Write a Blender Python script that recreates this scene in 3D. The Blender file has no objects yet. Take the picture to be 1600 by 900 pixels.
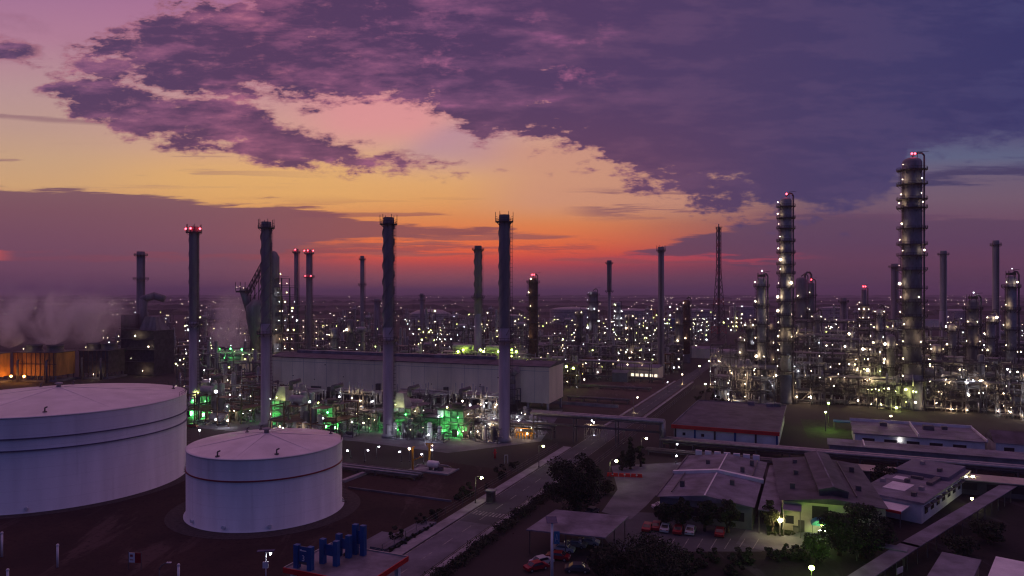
import bpy, math, random
from mathutils import Vector, Matrix
R = math.radians
sc = bpy.context.scene
col = sc.collection
rnd = random.Random(7)

# ---------------------------------------------------------------- survey of the place
CAM_H, F, HZ = 48.0, 1100.0, 457.0          # drone height (m), focal length and horizon used to survey the plan

def g(px, py, z=0.0):
    d = (CAM_H - z) * F / (py - HZ)
    return Vector(((px - 800.0) / F * d, d, z))

def at(px, d, z=0.0):
    return Vector(((px - 800.0) / F * d, d, z))

def hz(py, d):
    return CAM_H - (py - HZ) * d / F

GA = R(23.3)
UX, UY = math.sin(GA), math.cos(GA)          # along the road
VX, VY = math.cos(GA), -math.sin(GA)         # across the road, to the right
O0 = (-10.0, 141.0)
def AB(a, b, z=0.0):
    return Vector((O0[0] + a * VX + b * UX, O0[1] + a * VY + b * UY, z))
def toab(p):
    dx, dy = p[0] - O0[0], p[1] - O0[1]
    return dx * VX + dy * VY, dx * UX + dy * UY

# ---------------------------------------------------------------- materials
def lin(c):
    return tuple((v / 12.92 if v <= 0.04045 else ((v + 0.055) / 1.055) ** 2.4) for v in (x / 255.0 for x in c))

MATS = {}
def mat(name, c, rough=0.6, metal=0.0, var=0.35, scale=0.6, bump=0.0, stretch=(1, 1, 1), c2=None, spec=0.35):
    if name in MATS: return MATS[name]
    m = bpy.data.materials.new(name); m.use_nodes = True
    nt = m.node_tree; b = nt.nodes['Principled BSDF']
    b.inputs['Roughness'].default_value = rough; b.inputs['Metallic'].default_value = metal
    b.inputs['Specular IOR Level'].default_value = spec
    tc = nt.nodes.new('ShaderNodeTexCoord'); mp = nt.nodes.new('ShaderNodeMapping')
    mp.inputs['Scale'].default_value = stretch
    nt.links.new(tc.outputs['Object'], mp.inputs['Vector'])
    n = nt.nodes.new('ShaderNodeTexNoise'); n.inputs['Scale'].default_value = scale
    n.inputs['Detail'].default_value = 6; n.inputs['Roughness'].default_value = 0.62
    nt.links.new(mp.outputs[0], n.inputs['Vector'])
    r = nt.nodes.new('ShaderNodeValToRGB')
    lo = c2 if c2 else tuple(x * (1 - var) for x in c)
    hi = tuple(min(1, x * (1 + var * 0.6)) for x in c)
    r.color_ramp.elements[0].position = 0.32; r.color_ramp.elements[0].color = (*lo, 1)
    r.color_ramp.elements[1].position = 0.68; r.color_ramp.elements[1].color = (*hi, 1)
    nt.links.new(n.outputs['Fac'], r.inputs['Fac']); nt.links.new(r.outputs['Color'], b.inputs['Base Color'])
    if bump:
        bp = nt.nodes.new('ShaderNodeBump'); bp.inputs['Strength'].default_value = bump
        nt.links.new(n.outputs['Fac'], bp.inputs['Height']); nt.links.new(bp.outputs['Normal'], b.inputs['Normal'])
    MATS[name] = m
    return m

def emit(name, c, strength, sampled=True):
    m = bpy.data.materials.new(name); m.use_nodes = True
    nt = m.node_tree; nt.nodes.clear()
    o = nt.nodes.new('ShaderNodeOutputMaterial'); e = nt.nodes.new('ShaderNodeEmission')
    e.inputs['Color'].default_value = (*c, 1); e.inputs['Strength'].default_value = strength
    nt.links.new(e.outputs[0], o.inputs['Surface'])
    if not sampled:
        m.cycles.emission_sampling = 'NONE'
    MATS[name] = m
    return m

M_earth = mat('bare_earth', (0.040, 0.023, 0.021), 0.95, var=0.6, scale=0.06, bump=0.3)
M_lot = None
M_land = mat('land', (0.032, 0.026, 0.025), 0.95, var=0.65, scale=0.011)
M_asph = mat('asphalt', (0.066, 0.068, 0.085), 0.85, var=0.35, scale=0.12)
M_conc = mat('concrete', (0.27, 0.265, 0.29), 0.85, var=0.4, scale=0.25, bump=0.1)
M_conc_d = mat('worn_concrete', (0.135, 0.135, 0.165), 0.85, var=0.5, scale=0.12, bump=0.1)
def ground_mat(name, c, dark, pale, scale=.05):
    m = bpy.data.materials.new(name); m.use_nodes = True; nt = m.node_tree; b = nt.nodes['Principled BSDF']; N = nt.nodes.new; Lk = nt.links.new
    b.inputs['Roughness'].default_value = .95; b.inputs['Specular IOR Level'].default_value = .2
    tc = N('ShaderNodeTexCoord')
    def nz(sc_, det, st=(1, 1, 1), dist=0.0):
        mp = N('ShaderNodeMapping'); mp.inputs['Scale'].default_value = st; mp.inputs['Rotation'].default_value = (0, 0, GA); Lk(tc.outputs['Object'], mp.inputs[0])
        n = N('ShaderNodeTexNoise'); n.inputs['Scale'].default_value = sc_; n.inputs['Detail'].default_value = det; n.inputs['Roughness'].default_value = .65; n.inputs['Distortion'].default_value = dist; Lk(mp.outputs[0], n.inputs['Vector']); return n.outputs['Fac']
    def mr(x, a, b_): 
        q = N('ShaderNodeMapRange'); q.interpolation_type = 'SMOOTHSTEP'; q.inputs[1].default_value = a; q.inputs[2].default_value = b_; Lk(x, q.inputs[0]); return q.outputs[0]
    def mix(f, x, y):
        q = N('ShaderNodeMix'); q.data_type = 'RGBA'; Lk(f, q.inputs[0])
        for i, v in ((6, x), (7, y)):
            if isinstance(v, tuple): q.inputs[i].default_value = (*v, 1)
            else: Lk(v, q.inputs[i])
        return q.outputs[2]
    k = mix(mr(nz(scale, 8), .40, .62), c, dark)
    k = mix(mr(nz(scale * 2.6, 9, (1, .22, 1), .6), .54, .66), k, pale)       # wheel-worn strips along the road direction
    k = mix(mr(nz(1.1, 6), .50, .72), k, tuple(v * .55 for v in dark))           # tufts and clods
    Lk(k, b.inputs['Base Color']); bp = N('ShaderNodeBump'); bp.inputs['Strength'].default_value = .5; Lk(nz(1.6, 6), bp.inputs['Height']); Lk(bp.outputs[0], b.inputs['Normal'])
    return m
M_gravel = mat('gravel', (0.060, 0.048, 0.047), 0.95, var=0.5, scale=1.4, bump=0.4)
M_grass = mat('lawn_grass', (0.035, 0.055, 0.020), 0.95, var=0.6, scale=0.5, bump=0.4)
M_line = mat('road_paint', (0.26, 0.26, 0.25), 0.7, var=0.75, scale=0.7, c2=(0.06, 0.058, 0.062))
M_steel = mat('grey_steel', (0.115, 0.108, 0.115), 0.55, 0.0, var=0.4, scale=0.5)
M_steel_d = mat('dark_steel', (0.070, 0.062, 0.066), 0.6, 0.0, var=0.5, scale=0.5)
M_rust = mat('rust_steel', (0.13, 0.075, 0.055), 0.75, 0.0, var=0.5, scale=0.8)
M_pipe = mat('clad_pipe', (0.30, 0.29, 0.30), 0.38, 0.45, var=0.3, scale=0.7)
M_pipe_d = mat('dull_pipe', (0.13, 0.12, 0.122), 0.5, 0.2, var=0.4, scale=0.7)
M_vessel = mat('vessel_paint', (0.32, 0.31, 0.315), 0.45, 0.1, var=0.3, scale=0.4)
M_stack = mat('stack_paint', (0.34, 0.325, 0.35), 0.6, 0.0, var=0.3, scale=0.35, stretch=(1, 1, 0.12))
M_stack_d = mat('stack_dark', (0.21, 0.185, 0.20), 0.65, 0.0, var=0.4, scale=0.35, stretch=(1, 1, 0.15))
M_clad = mat('hall_cladding', (0.74, 0.66, 0.54), 0.6, 0.0, var=0.22, scale=0.12, stretch=(1, 1, 0.25))
M_roofg = mat('grey_roofing', (0.080, 0.078, 0.10), 0.65, var=0.6, scale=0.25)
M_yard = mat('yard_soil', (0.020, 0.018, 0.019), 0.95, var=0.6, scale=0.08, bump=0.3)
M_roofp = mat('pale_roofing', (0.175, 0.172, 0.215), 0.6, var=0.6, scale=0.2)
M_roofb = mat('blue_grey_roofing', (0.15, 0.145, 0.20), 0.6, var=0.3, scale=0.25)
M_shell = mat('weathered_cladding', (0.25, 0.235, 0.255), 0.5, 0.1, var=0.45, scale=0.3, stretch=(1, 1, 0.4))
M_white = mat('white_paint', (0.74, 0.73, 0.74), 0.5, var=0.2, scale=0.3)
M_cream = mat('cream_wall', (0.42, 0.39, 0.32), 0.75, var=0.25, scale=0.3)
M_red = mat('red_paint', (0.50, 0.022, 0.022), 0.5, var=0.2, scale=0.7)
M_blue = mat('blue_paint', (0.010, 0.075, 0.25), 0.45, var=0.2, scale=0.7)
M_teal = mat('teal_canvas', (0.05, 0.19, 0.33), 0.7, var=0.2, scale=0.7)
M_yellow = mat('yellow_paint', (0.58, 0.27, 0.025), 0.5, var=0.2, scale=0.8)
M_orange = mat('painted_orange_glow', (0.50, 0.24, 0.06), 0.7, var=0.4, scale=0.3, stretch=(1, 1, 0.3))  # orange lamplight put into the base colour of casings and one tank
M_glass = mat('window_glass', (0.025, 0.026, 0.034), 0.15, var=0.2, scale=1, spec=0.6)
M_black = mat('rubber_black', (0.022, 0.02, 0.022), 0.8, var=0.2, scale=1)
M_bark = mat('bark', (0.065, 0.048, 0.036), 0.95, var=0.4, scale=2, bump=0.5)
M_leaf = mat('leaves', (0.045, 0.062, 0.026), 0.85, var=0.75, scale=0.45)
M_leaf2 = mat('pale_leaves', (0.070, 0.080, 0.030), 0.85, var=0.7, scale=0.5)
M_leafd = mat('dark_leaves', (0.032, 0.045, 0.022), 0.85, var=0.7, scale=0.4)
M_solar = mat('solar_panel', (0.02, 0.035, 0.11), 0.2, var=0.3, scale=2, spec=0.6)
M_carw = mat('car_white', (0.45, 0.45, 0.48), 0.3, var=0.1, scale=1)
M_carr = mat('car_red', (0.26, 0.014, 0.022), 0.3, var=0.1, scale=1)
M_card = mat('car_dark', (0.06, 0.06, 0.07), 0.3, var=0.1, scale=1)
M_cars = mat('car_silver', (0.38, 0.38, 0.40), 0.3, 0.5, var=0.1, scale=1)
M_bandr = mat('band_red', (0.26, 0.035, 0.045), 0.6, var=0.2, scale=1)
M_bandd = mat('girder_dark', (0.10, 0.09, 0.16), 0.6, var=0.2, scale=1)

L_warm = emit('lamp_warm', (1.0, 0.78, 0.50), 28)
L_cool = emit('lamp_cool', (0.90, 0.92, 1.0), 26)
L_yel = emit('lamp_yellow', (0.90, 1.0, 0.26), 28)
L_grn = emit('lamp_green', (0.08, 1.0, 0.16), 30)
L_grn2 = emit('lamp_green_flood', (0.10, 1.0, 0.16), 60)
L_dim = emit('lamp_dim', (1.0, 0.84, 0.66), 9)
L_ybig = emit('lamp_yellow_flood', (0.66, 1.0, 0.10), 50)
L_red = emit('lamp_red', (1.0, 0.04, 0.06), 16)
L_org = emit('lamp_orange', (1.0, 0.42, 0.07), 45)
L_far = emit('lamp_far', (1.0, 0.80, 0.62), 17, False)
L_street = emit('lamp_street', (0.95, 1.0, 0.42), 60)
L_yard = emit('lamp_yard', (1.0, 0.86, 0.40), 120)
L_yardg = emit('lamp_yard_green', (0.55, 1.0, 0.14), 90)

# white tank paint with faint seams between shell plates / roof sectors
def tank_mat(name, c, radial):
    m = bpy.data.materials.new(name); m.use_nodes = True
    nt = m.node_tree; b = nt.nodes['Principled BSDF']; N = nt.nodes.new; Lk = nt.links.new
    b.inputs['Roughness'].default_value = 0.42 if radial else 0.5
    tc = N('ShaderNodeTexCoord'); sx = N('ShaderNodeSeparateXYZ'); Lk(tc.outputs['Object'], sx.inputs[0])
    at2 = N('ShaderNodeMath'); at2.operation = 'ARCTAN2'; Lk(sx.outputs[1], at2.inputs[0]); Lk(sx.outputs[0], at2.inputs[1])
    mu = N('ShaderNodeMath'); mu.operation = 'MULTIPLY'; mu.inputs[1].default_value = 24 / (2 * math.pi); Lk(at2.outputs[0], mu.inputs[0])
    cb = N('ShaderNodeCombineXYZ'); fl = N('ShaderNodeMath'); fl.operation = 'FLOOR'; Lk(mu.outputs[0], fl.inputs[0]); Lk(fl.outputs[0], cb.inputs[0])
    if not radial:
        f2 = N('ShaderNodeMath'); f2.operation = 'DIVIDE'; f2.inputs[1].default_value = 2.4; Lk(sx.outputs[2], f2.inputs[0])
        f3 = N('ShaderNodeMath'); f3.operation = 'FLOOR'; Lk(f2.outputs[0], f3.inputs[0]); Lk(f3.outputs[0], cb.inputs[1])
    wn = N('ShaderNodeTexWhiteNoise'); Lk(cb.outputs[0], wn.inputs['Vector'])
    ns = N('ShaderNodeTexNoise'); ns.inputs['Scale'].default_value = 0.22; ns.inputs['Detail'].default_value = 7
    mp = N('ShaderNodeMapping'); mp.inputs['Scale'].default_value = (1, 1, 1) if radial else (1.5, 1.5, 0.18)
    Lk(tc.outputs['Object'], mp.inputs[0]); Lk(mp.outputs[0], ns.inputs['Vector'])
    mr = N('ShaderNodeMapRange'); mr.inputs[1].default_value = 0.3; mr.inputs[2].default_value = 0.7
    mr.inputs[3].default_value = 0.80 if radial else 0.86; mr.inputs[4].default_value = 1.06; Lk(ns.outputs['Fac'], mr.inputs[0])
    m2 = N('ShaderNodeMapRange'); m2.inputs[3].default_value = 0.90 if radial else 0.965; m2.inputs[4].default_value = 1.0; Lk(wn.outputs['Value'], m2.inputs[0])
    mm = N('ShaderNodeMath'); mm.operation = 'MULTIPLY'; Lk(mr.outputs[0], mm.inputs[0]); Lk(m2.outputs[0], mm.inputs[1])
    if not radial:
        fr = N('ShaderNodeMath'); fr.operation = 'FRACT'; Lk(f2.outputs[0], fr.inputs[0])
        ls = N('ShaderNodeMath'); ls.operation = 'LESS_THAN'; ls.inputs[1].default_value = .05; Lk(fr.outputs[0], ls.inputs[0])
        n2 = N('ShaderNodeTexNoise'); n2.inputs['Scale'].default_value = 1.0; n2.inputs['Detail'].default_value = 5
        p2 = N('ShaderNodeMapping'); p2.inputs['Scale'].default_value = (.55, .55, .03); Lk(tc.outputs['Object'], p2.inputs[0]); Lk(p2.outputs[0], n2.inputs['Vector'])
        s2 = N('ShaderNodeMapRange'); s2.inputs[1].default_value = .58; s2.inputs[2].default_value = .78; s2.inputs[3].default_value = 1.0; s2.inputs[4].default_value = .80; Lk(n2.outputs['Fac'], s2.inputs[0])
        sl_ = N('ShaderNodeMath'); sl_.operation = 'MULTIPLY'; sl_.inputs[1].default_value = -.09; Lk(ls.outputs[0], sl_.inputs[0])
        a2 = N('ShaderNodeMath'); a2.operation = 'ADD'; Lk(s2.outputs[0], a2.inputs[0]); Lk(sl_.outputs[0], a2.inputs[1])
        m3 = N('ShaderNodeMath'); m3.operation = 'MULTIPLY'; Lk(mm.outputs[0], m3.inputs[0]); Lk(a2.outputs[0], m3.inputs[1]); mm = m3
    mx = N('ShaderNodeMix'); mx.data_type = 'RGBA'; mx.blend_type = 'MULTIPLY'; mx.inputs[0].default_value = 1
    mx.inputs[6].default_value = (*c, 1); Lk(mm.outputs[0], mx.inputs[7]); Lk(mx.outputs[2], b.inputs['Base Color'])
    return m
M_tankw = tank_mat('tank_white', (0.76, 0.76, 0.79), False)
M_tankr = tank_mat('tank_roof', (0.74, 0.71, 0.72), True)

# ---------------------------------------------------------------- mesh builder
class MB:
    def __init__(s): s.v = []; s.f = []; s.sm = []; s.mi = []; s.m = 0
    def face(s, idx, smooth=False): s.f.append(idx); s.sm.append(smooth); s.mi.append(s.m)
    def box(s, c, size, rz=0.0, taper=1.0):
        hx, hy, hz_ = size[0] / 2, size[1] / 2, size[2] / 2
        ca, sa = math.cos(rz), math.sin(rz); b = len(s.v)
        for k, (z, t) in enumerate(((-hz_, 1), (hz_, taper))):
            for x, y in ((-hx, -hy), (hx, -hy), (hx, hy), (-hx, hy)):
                x *= t; y *= t
                s.v.append((c[0] + x * ca - y * sa, c[1] + x * sa + y * ca, c[2] + z))
        for q in ((3, 2, 1, 0), (4, 5, 6, 7), (0, 1, 5, 4), (1, 2, 6, 5), (2, 3, 7, 6), (3, 0, 4, 7)):
            s.face([b + i for i in q])
        return s
    def bb(s, x0, y0, z0, x1, y1, z1):
        return s.box(((x0 + x1) / 2, (y0 + y1) / 2, (z0 + z1) / 2), (abs(x1 - x0), abs(y1 - y0), abs(z1 - z0)))
    def beam(s, p0, p1, w, h=None):
        h = h or w; p0 = Vector(p0); p1 = Vector(p1); d = p1 - p0
        if d.length < 1e-6: return s
        d.normalize(); up = Vector((0, 0, 1)) if abs(d.z) < 0.95 else Vector((1, 0, 0))
        x = d.cross(up).normalized(); y = x.cross(d).normalized(); b = len(s.v)
        for p in (p0, p1):
            for i, j in ((-1, -1), (1, -1), (1, 1), (-1, 1)):
                s.v.append(tuple(p + x * (i * w / 2) + y * (j * h / 2)))
        for q in ((3, 2, 1, 0), (4, 5, 6, 7), (0, 1, 5, 4), (1, 2, 6, 5), (2, 3, 7, 6), (3, 0, 4, 7)):
            s.face([b + i for i in q])
        return s
    def tube(s, p0, p1, r0, n=8, r1=None, caps=True):
        r1 = r0 if r1 is None else r1; p0 = Vector(p0); p1 = Vector(p1); d = p1 - p0
        if d.length < 1e-6: return s
        d.normalize(); up = Vector((0, 0, 1)) if abs(d.z) < 0.95 else Vector((1, 0, 0))
        x = d.cross(up).normalized(); y = x.cross(d).normalized(); b = len(s.v)
        for p, r in ((p0, r0), (p1, r1)):
            for k in range(n):
                a = 2 * math.pi * k / n
                s.v.append(tuple(p + x * (r * math.cos(a)) + y * (r * math.sin(a))))
        for k in range(n):
            s.face([b + k, b + (k + 1) % n, b + n + (k + 1) % n, b + n + k], True)
        if caps:
            s.face([b + k for k in range(n)][::-1]); s.face([b + n + k for k in range(n)])
        return s
    def path(s, pts, r, n=8):
        for a, b in zip(pts, pts[1:]): s.tube(a, b, r, n)
        for p in pts[1:-1]: s.ball(p, r * 1.04, 6, 4)
        return s
    def lathe(s, prof, n=24, c=(0, 0, 0), smooth=True, cap=True):
        b = len(s.v); m = len(prof)
        for r, z in prof:
            for k in range(n):
                a = 2 * math.pi * k / n
                s.v.append((c[0] + r * math.cos(a), c[1] + r * math.sin(a), c[2] + z))
        for i in range(m - 1):
            for k in range(n):
                k2 = (k + 1) % n
                s.face([b + i * n + k, b + i * n + k2, b + (i + 1) * n + k2, b + (i + 1) * n + k], smooth)
        if cap:
            if prof[0][0] > 1e-4: s.face([b + k for k in range(n)][::-1])
            if prof[-1][0] > 1e-4: s.face([b + (m - 1) * n + k for k in range(n)])
        return s
    def ball(s, c, r, n=8, m=5, sz=1.0):
        pr = [(max(1e-4, r * math.sin(math.pi * i / m)), -r * sz * math.cos(math.pi * i / m)) for i in range(m + 1)]
        return s.lathe(pr, n, c, True, False)
    def drum(s, p0, p1, r, n=12):                    # vessel with dished heads
        p0 = Vector(p0); p1 = Vector(p1); d = (p1 - p0).normalized()
        s.tube(p0, p1, r, n, caps=False)
        s.tube(p0, p0 - d * r * 0.35, r, n, r * 0.62); s.tube(p1, p1 + d * r * 0.35, r, n, r * 0.62)
        return s
    def prism(s, poly, z0, z1):
        b = len(s.v); n = len(poly)
        for z in (z0, z1):
            for p in poly: s.v.append((p[0], p[1], z))
        s.face([b + i for i in range(n)][::-1]); s.face([b + n + i for i in range(n)])
        for i in range(n):
            j = (i + 1) % n; s.face([b + i, b + j, b + n + j, b + n + i])
        return s
    def sheet(s, poly, z):
        b = len(s.v)
        for p in poly: s.v.append((p[0], p[1], z))
        s.face([b + i for i in range(len(poly))]); return s
    def poly(s, pts, smooth=False):
        b = len(s.v)
        for p in pts: s.v.append(tuple(p))
        s.face([b + i for i in range(len(pts))], smooth); return s
    def ring(s, ri, ro, z, t=0.15, n=24, a0=0.0, a1=2 * math.pi, c=(0, 0)):
        full = abs(a1 - a0 - 2 * math.pi) < 1e-3; k = n if full else n + 1; b = len(s.v)
        for i in range(k):
            a = a0 + (a1 - a0) * i / n
            for r, zz in ((ri, z), (ro, z), (ro, z + t), (ri, z + t)):
                s.v.append((c[0] + r * math.cos(a), c[1] + r * math.sin(a), zz))
        for i in range(n):
            j = (i + 1) % k
            for q in range(4):
                q2 = (q + 1) % 4; s.face([b + i * 4 + q, b + j * 4 + q, b + j * 4 + q2, b + i * 4 + q2])
        if not full:
            s.face([b, b + 3, b + 2, b + 1]); e = b + n * 4; s.face([e, e + 1, e + 2, e + 3])
        return s
    def data(s, name, mats):
        me = bpy.data.meshes.new(name); me.from_pydata(s.v, [], s.f)
        me.polygons.foreach_set('use_smooth', s.sm)
        if not isinstance(mats, (list, tuple)): mats = [mats]
        for m in mats: me.materials.append(m)
        if len(mats) > 1: me.polygons.foreach_set('material_index', s.mi)
        me.update(); return me
    def build(s, name, mats, parent=None, loc=(0, 0, 0), rz=0.0):
        o = bpy.data.objects.new(name, s.data(name, mats)); col.objects.link(o)
        o.location = loc; o.rotation_euler.z = rz
        if parent: o.parent = parent
        return o

REG = []
def tag(o, label=None, cat=None, group=None, kind=None):
    if label: o['label'] = label
    if cat: o['category'] = cat
    if group: o['group'] = group
    if kind: o['kind'] = kind
    if cat and kind != 'structure': REG.append(o)
    return o
def thing(name, label, cat, loc=(0, 0, 0), rz=0.0, group=None):
    o = bpy.data.objects.new(name, None); col.objects.link(o)
    o.location = loc; o.rotation_euler.z = rz; o.empty_display_size = 0.5
    return tag(o, label, cat, group)
def part(name, data, parent, loc=(0, 0, 0), rz=0.0):
    o = bpy.data.objects.new(name, data); col.objects.link(o)
    o.location = loc; o.rotation_euler.z = rz; o.parent = parent
    return o
def kids(o): return [c for c in col.objects if c.parent == o]
def copy_tree(o, tree, parent=None):
    c = o.copy(); col.objects.link(c); c.parent = parent
    for ch, sub in tree: copy_tree(ch, sub, c)
    return c
def tree_of(o):
    return [(c, tree_of(c)) for c in o.children]
def struct(o): return tag(o, kind='structure')

# lamps: one shared mesh per colour
def lampmesh(m, r):
    mb = MB(); mb.ball((0, 0, 0), r, 6, 4); return mb.data('lamp', m)
LM = {k: lampmesh(m, r) for k, m, r in (('warm', L_warm, .18), ('cool', L_cool, .18), ('yel', L_yel, .27), ('grn', L_grn, .36), ('dim', L_dim, .24), ('ybig', L_ybig, .5),
      ('grn2', L_grn2, .75), ('red', L_red, .42), ('org', L_org, .6), ('warm_s', L_warm, .15), ('cool_s', L_cool, .15), ('warm_f', L_warm, .30), ('cool_f', L_cool, .30), ('yel_f', L_yel, .34))}
rlamp = random.Random(99)
def lamp(kind, parent, loc):
    o = part('lamp' if kind != 'red' else 'beacon', LM[kind], parent, loc); s = 1.0 if kind in ('red', 'grn2', 'org', 'ybig') else rlamp.choice((.40, .5, .6, .7, .85, 1.0, 1.7)); o.scale = (s, s, s); return o
# ================================================================ WORLD : dusk sky with sunset clouds
def make_world():
    w = bpy.data.worlds.new('World'); sc.world = w; w.use_nodes = True
    nt = w.node_tree; nt.nodes.clear()
    N = nt.nodes.new; Lk = nt.links.new
    class E:
        def __init__(s, k): s.k = k
        def _b(s, o, op, rev=False):
            n = N('ShaderNodeMath'); n.operation = op
            a, b = (o, s) if rev else (s, o)
            for i, x in enumerate((a, b)):
                if isinstance(x, E): Lk(x.k, n.inputs[i])
                else: n.inputs[i].default_value = float(x)
            return E(n.outputs[0])
        def __add__(s, o): return s._b(o, 'ADD')
        __radd__ = __add__
        def __sub__(s, o): return s._b(o, 'SUBTRACT')
        def __rsub__(s, o): return s._b(o, 'SUBTRACT', True)
        def __mul__(s, o): return s._b(o, 'MULTIPLY')
        __rmul__ = __mul__
        def __truediv__(s, o): return s._b(o, 'DIVIDE')
        def max(s, o): return s._b(o, 'MAXIMUM')
        def min(s, o): return s._b(o, 'MINIMUM')
    def sstep(x, a, b):                       # smooth 0..1 while x runs from a to b
        n = N('ShaderNodeMapRange'); n.interpolation_type = 'SMOOTHSTEP'
        n.inputs[1].default_value = a; n.inputs[2].default_value = b; Lk(x.k, n.inputs[0]); return E(n.outputs[0])
    def curve(x, pts):                        # piecewise linear function
        x0, x1 = pts[0][0], pts[-1][0]; ys = [p[1] for p in pts]; lo, hi = min(ys), max(ys); sp = max(hi - lo, 1e-6)
        n = N('ShaderNodeValToRGB'); cr = n.color_ramp
        t = (x - x0) / (x1 - x0); Lk(t.k, n.inputs[0])
        while len(cr.elements) < len(pts): cr.elements.new(0.5)
        for e, p in zip(cr.elements, sorted(pts)): e.position = (p[0] - x0) / (x1 - x0)
        for e, p in zip(cr.elements, sorted(pts)):
            q = (p[1] - lo) / sp; e.color = (q, q, q, 1)
        return E(n.outputs[0]) * sp + lo
    def cramp(x, pts):
        x0, x1 = pts[0][0], pts[-1][0]
        n = N('ShaderNodeValToRGB'); cr = n.color_ramp
        t = (x - x0) / (x1 - x0); Lk(t.k, n.inputs[0])
        while len(cr.elements) < len(pts): cr.elements.new(0.5)
        for e, p in zip(cr.elements, pts): e.position = (p[0] - x0) / (x1 - x0)
        for e, p in zip(cr.elements, pts): e.color = (*lin(p[1]), 1)
        return n.outputs[0]
    def mix(f, a, b):
        n = N('ShaderNodeMix'); n.data_type = 'RGBA'
        if isinstance(f, E): Lk(f.k, n.inputs[0])
        else: n.inputs[0].default_value = f
        for i, x in ((6, a), (7, b)):
            if isinstance(x, tuple): n.inputs[i].default_value = (*lin(x), 1)
            else: Lk(x, n.inputs[i])
        return n.outputs[2]
    def noise(u, v, seed, det=6, rough=0.55, dist=0.0):
        c = N('ShaderNodeCombineXYZ'); Lk(u.k, c.inputs[0]); Lk(v.k, c.inputs[1]); c.inputs[2].default_value = seed
        n = N('ShaderNodeTexNoise'); n.inputs['Scale'].default_value = 1.0; n.inputs['Detail'].default_value = det
        n.inputs['Roughness'].default_value = rough; n.inputs['Distortion'].default_value = dist
        Lk(c.outputs[0], n.inputs['Vector']); return E(n.outputs['Fac']) - 0.5

    tc = N('ShaderNodeTexCoord'); sx = N('ShaderNodeSeparateXYZ'); Lk(tc.outputs['Generated'], sx.inputs[0])
    X, Y, Z = (E(sx.outputs[i]) for i in range(3))
    yc = Y.max(0.22)
    U = (X / yc * 11.0 + 8.0).max(-14.0).min(30.0)          # bearing
    V = 4.57 - Z / yc * 11.0                                # 4.57 on the horizon, falling upwards
    V = V.max(-16.0).min(5.2)
    # ---- clear sky
    warm = cramp(V, [(-8, (105, 85, 130)), (-3, (140, 98, 145)), (-0.4, (160, 104, 146)), (0.5, (178, 116, 152)), (1.2, (192, 138, 152)), (1.8, (206, 154, 148)),
                     (2.3, (212, 164, 140)), (2.75, (224, 170, 116)), (3.1, (224, 160, 100)), (3.4, (222, 138, 84)), (3.62, (228, 122, 72)), (3.8, (232, 106, 62)),
                     (3.93, (228, 88, 60)), (4.05, (206, 68, 68)), (4.18, (160, 62, 82)), (4.34, (122, 64, 90)), (4.57, (106, 66, 90))])
    left = cramp(V, [(-8, (95, 80, 128)), (-0.4, (160, 110, 150)), (0.6, (178, 126, 150)), (1.4, (186, 148, 150)), (2.0, (192, 155, 142)), (2.5, (204, 164, 130)), (2.9, (212, 166, 120)),
                     (3.3, (190, 128, 100)), (3.7, (132, 80, 94)), (4.2, (112, 71, 97)), (4.57, (98, 68, 93))])
    cool = cramp(V, [(-8, (66, 62, 112)), (0, (64, 58, 108)), (2.2, (88, 86, 122)), (2.45, (92, 98, 130)), (2.75, (108, 92, 116)), (3.1, (114, 90, 110)), (3.4, (110, 78, 102)),
                     (3.9, (112, 66, 92)), (4.2, (98, 60, 88)), (4.57, (82, 58, 82))])
    nb = noise(U * 0.22, V * 0.5, 3.1, 3)
    base = mix(sstep(U + nb * 2.0, 4.6, 0.2), warm, left)
    base = mix(sstep(U + nb * 1.5, 8.2, 13.2), base, cool)
    # pink glow in the gap above the long streak, lilac beam right of it
    pk = sstep(U, 4.2, 5.6) * sstep(U, 7.6, 6.4) * sstep(V, 1.2, 1.6) * sstep(V, 2.5, 1.9)
    base = mix(pk * 0.7, base, (226, 146, 152))
    lv = sstep(U - (V - 2.0) * -1.6, 6.4, 7.3) * sstep(U, 8.6, 7.4) * sstep(V, 1.7, 2.1) * sstep(V, 2.9, 2.3)
    base = mix(lv * 0.6, base, (172, 132, 160))
    ygl = sstep(U, 0.8, 3.5) * sstep(U, 7.5, 4.5) * sstep(V, 2.2, 2.8) * sstep(V, 3.5, 3.0)
    base = mix(ygl * 0.55, base, (232, 178, 106))
    hl = sstep(U, 6.6, 3.0) * sstep(V, 3.66, 3.95)
    base = mix(hl, base, left)
    pc = sstep(U, 6.8, 8.6) * sstep(V, 2.0, 2.4) * sstep(V, 3.55, 3.1) * sstep(U, 12.5, 10.5)
    base = mix(pc * 0.7, base, (202, 142, 126))
    # ---- warps
    n1 = noise(U * 0.50, V * 1.6, 1.7, 8, 0.60)
    n2 = noise(U * 1.15, V * 4.6, 9.3, 8, 0.64)
    nl = noise(U * 0.45, V * 5.0, 5.5, 6, 0.6)
    nf = noise(U * 1.3, V * 14.0, 2.2, 5, 0.6)
    Va = V + n1 * 0.95 + n2 * 0.62
    Vl = V + nl * 0.42 + nf * 0.30
    n3 = noise(U * 0.6, V * 6.0, 61.0, 7, 0.62)
    Va = Va + n3 * sstep(U, 7.5, 9.0) * sstep(V, 1.6, 2.4) * 1.25
    def band(Vx, top, bot, st, sb):
        m = None
        if top: m = sstep(Vx - curve(U, top), -st, st)
        if bot:
            q = sstep(curve(U, bot) - Vx, -sb, sb); m = q if m is None else m * q
        return m
    # thin streak clouds low over the horizon
    tS = noise(U * 0.32, V * 6.5, 7.7, 5, 0.55)
    tS2 = noise(U * 0.5, V * 7.5, 17.7, 6, 0.6)
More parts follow.
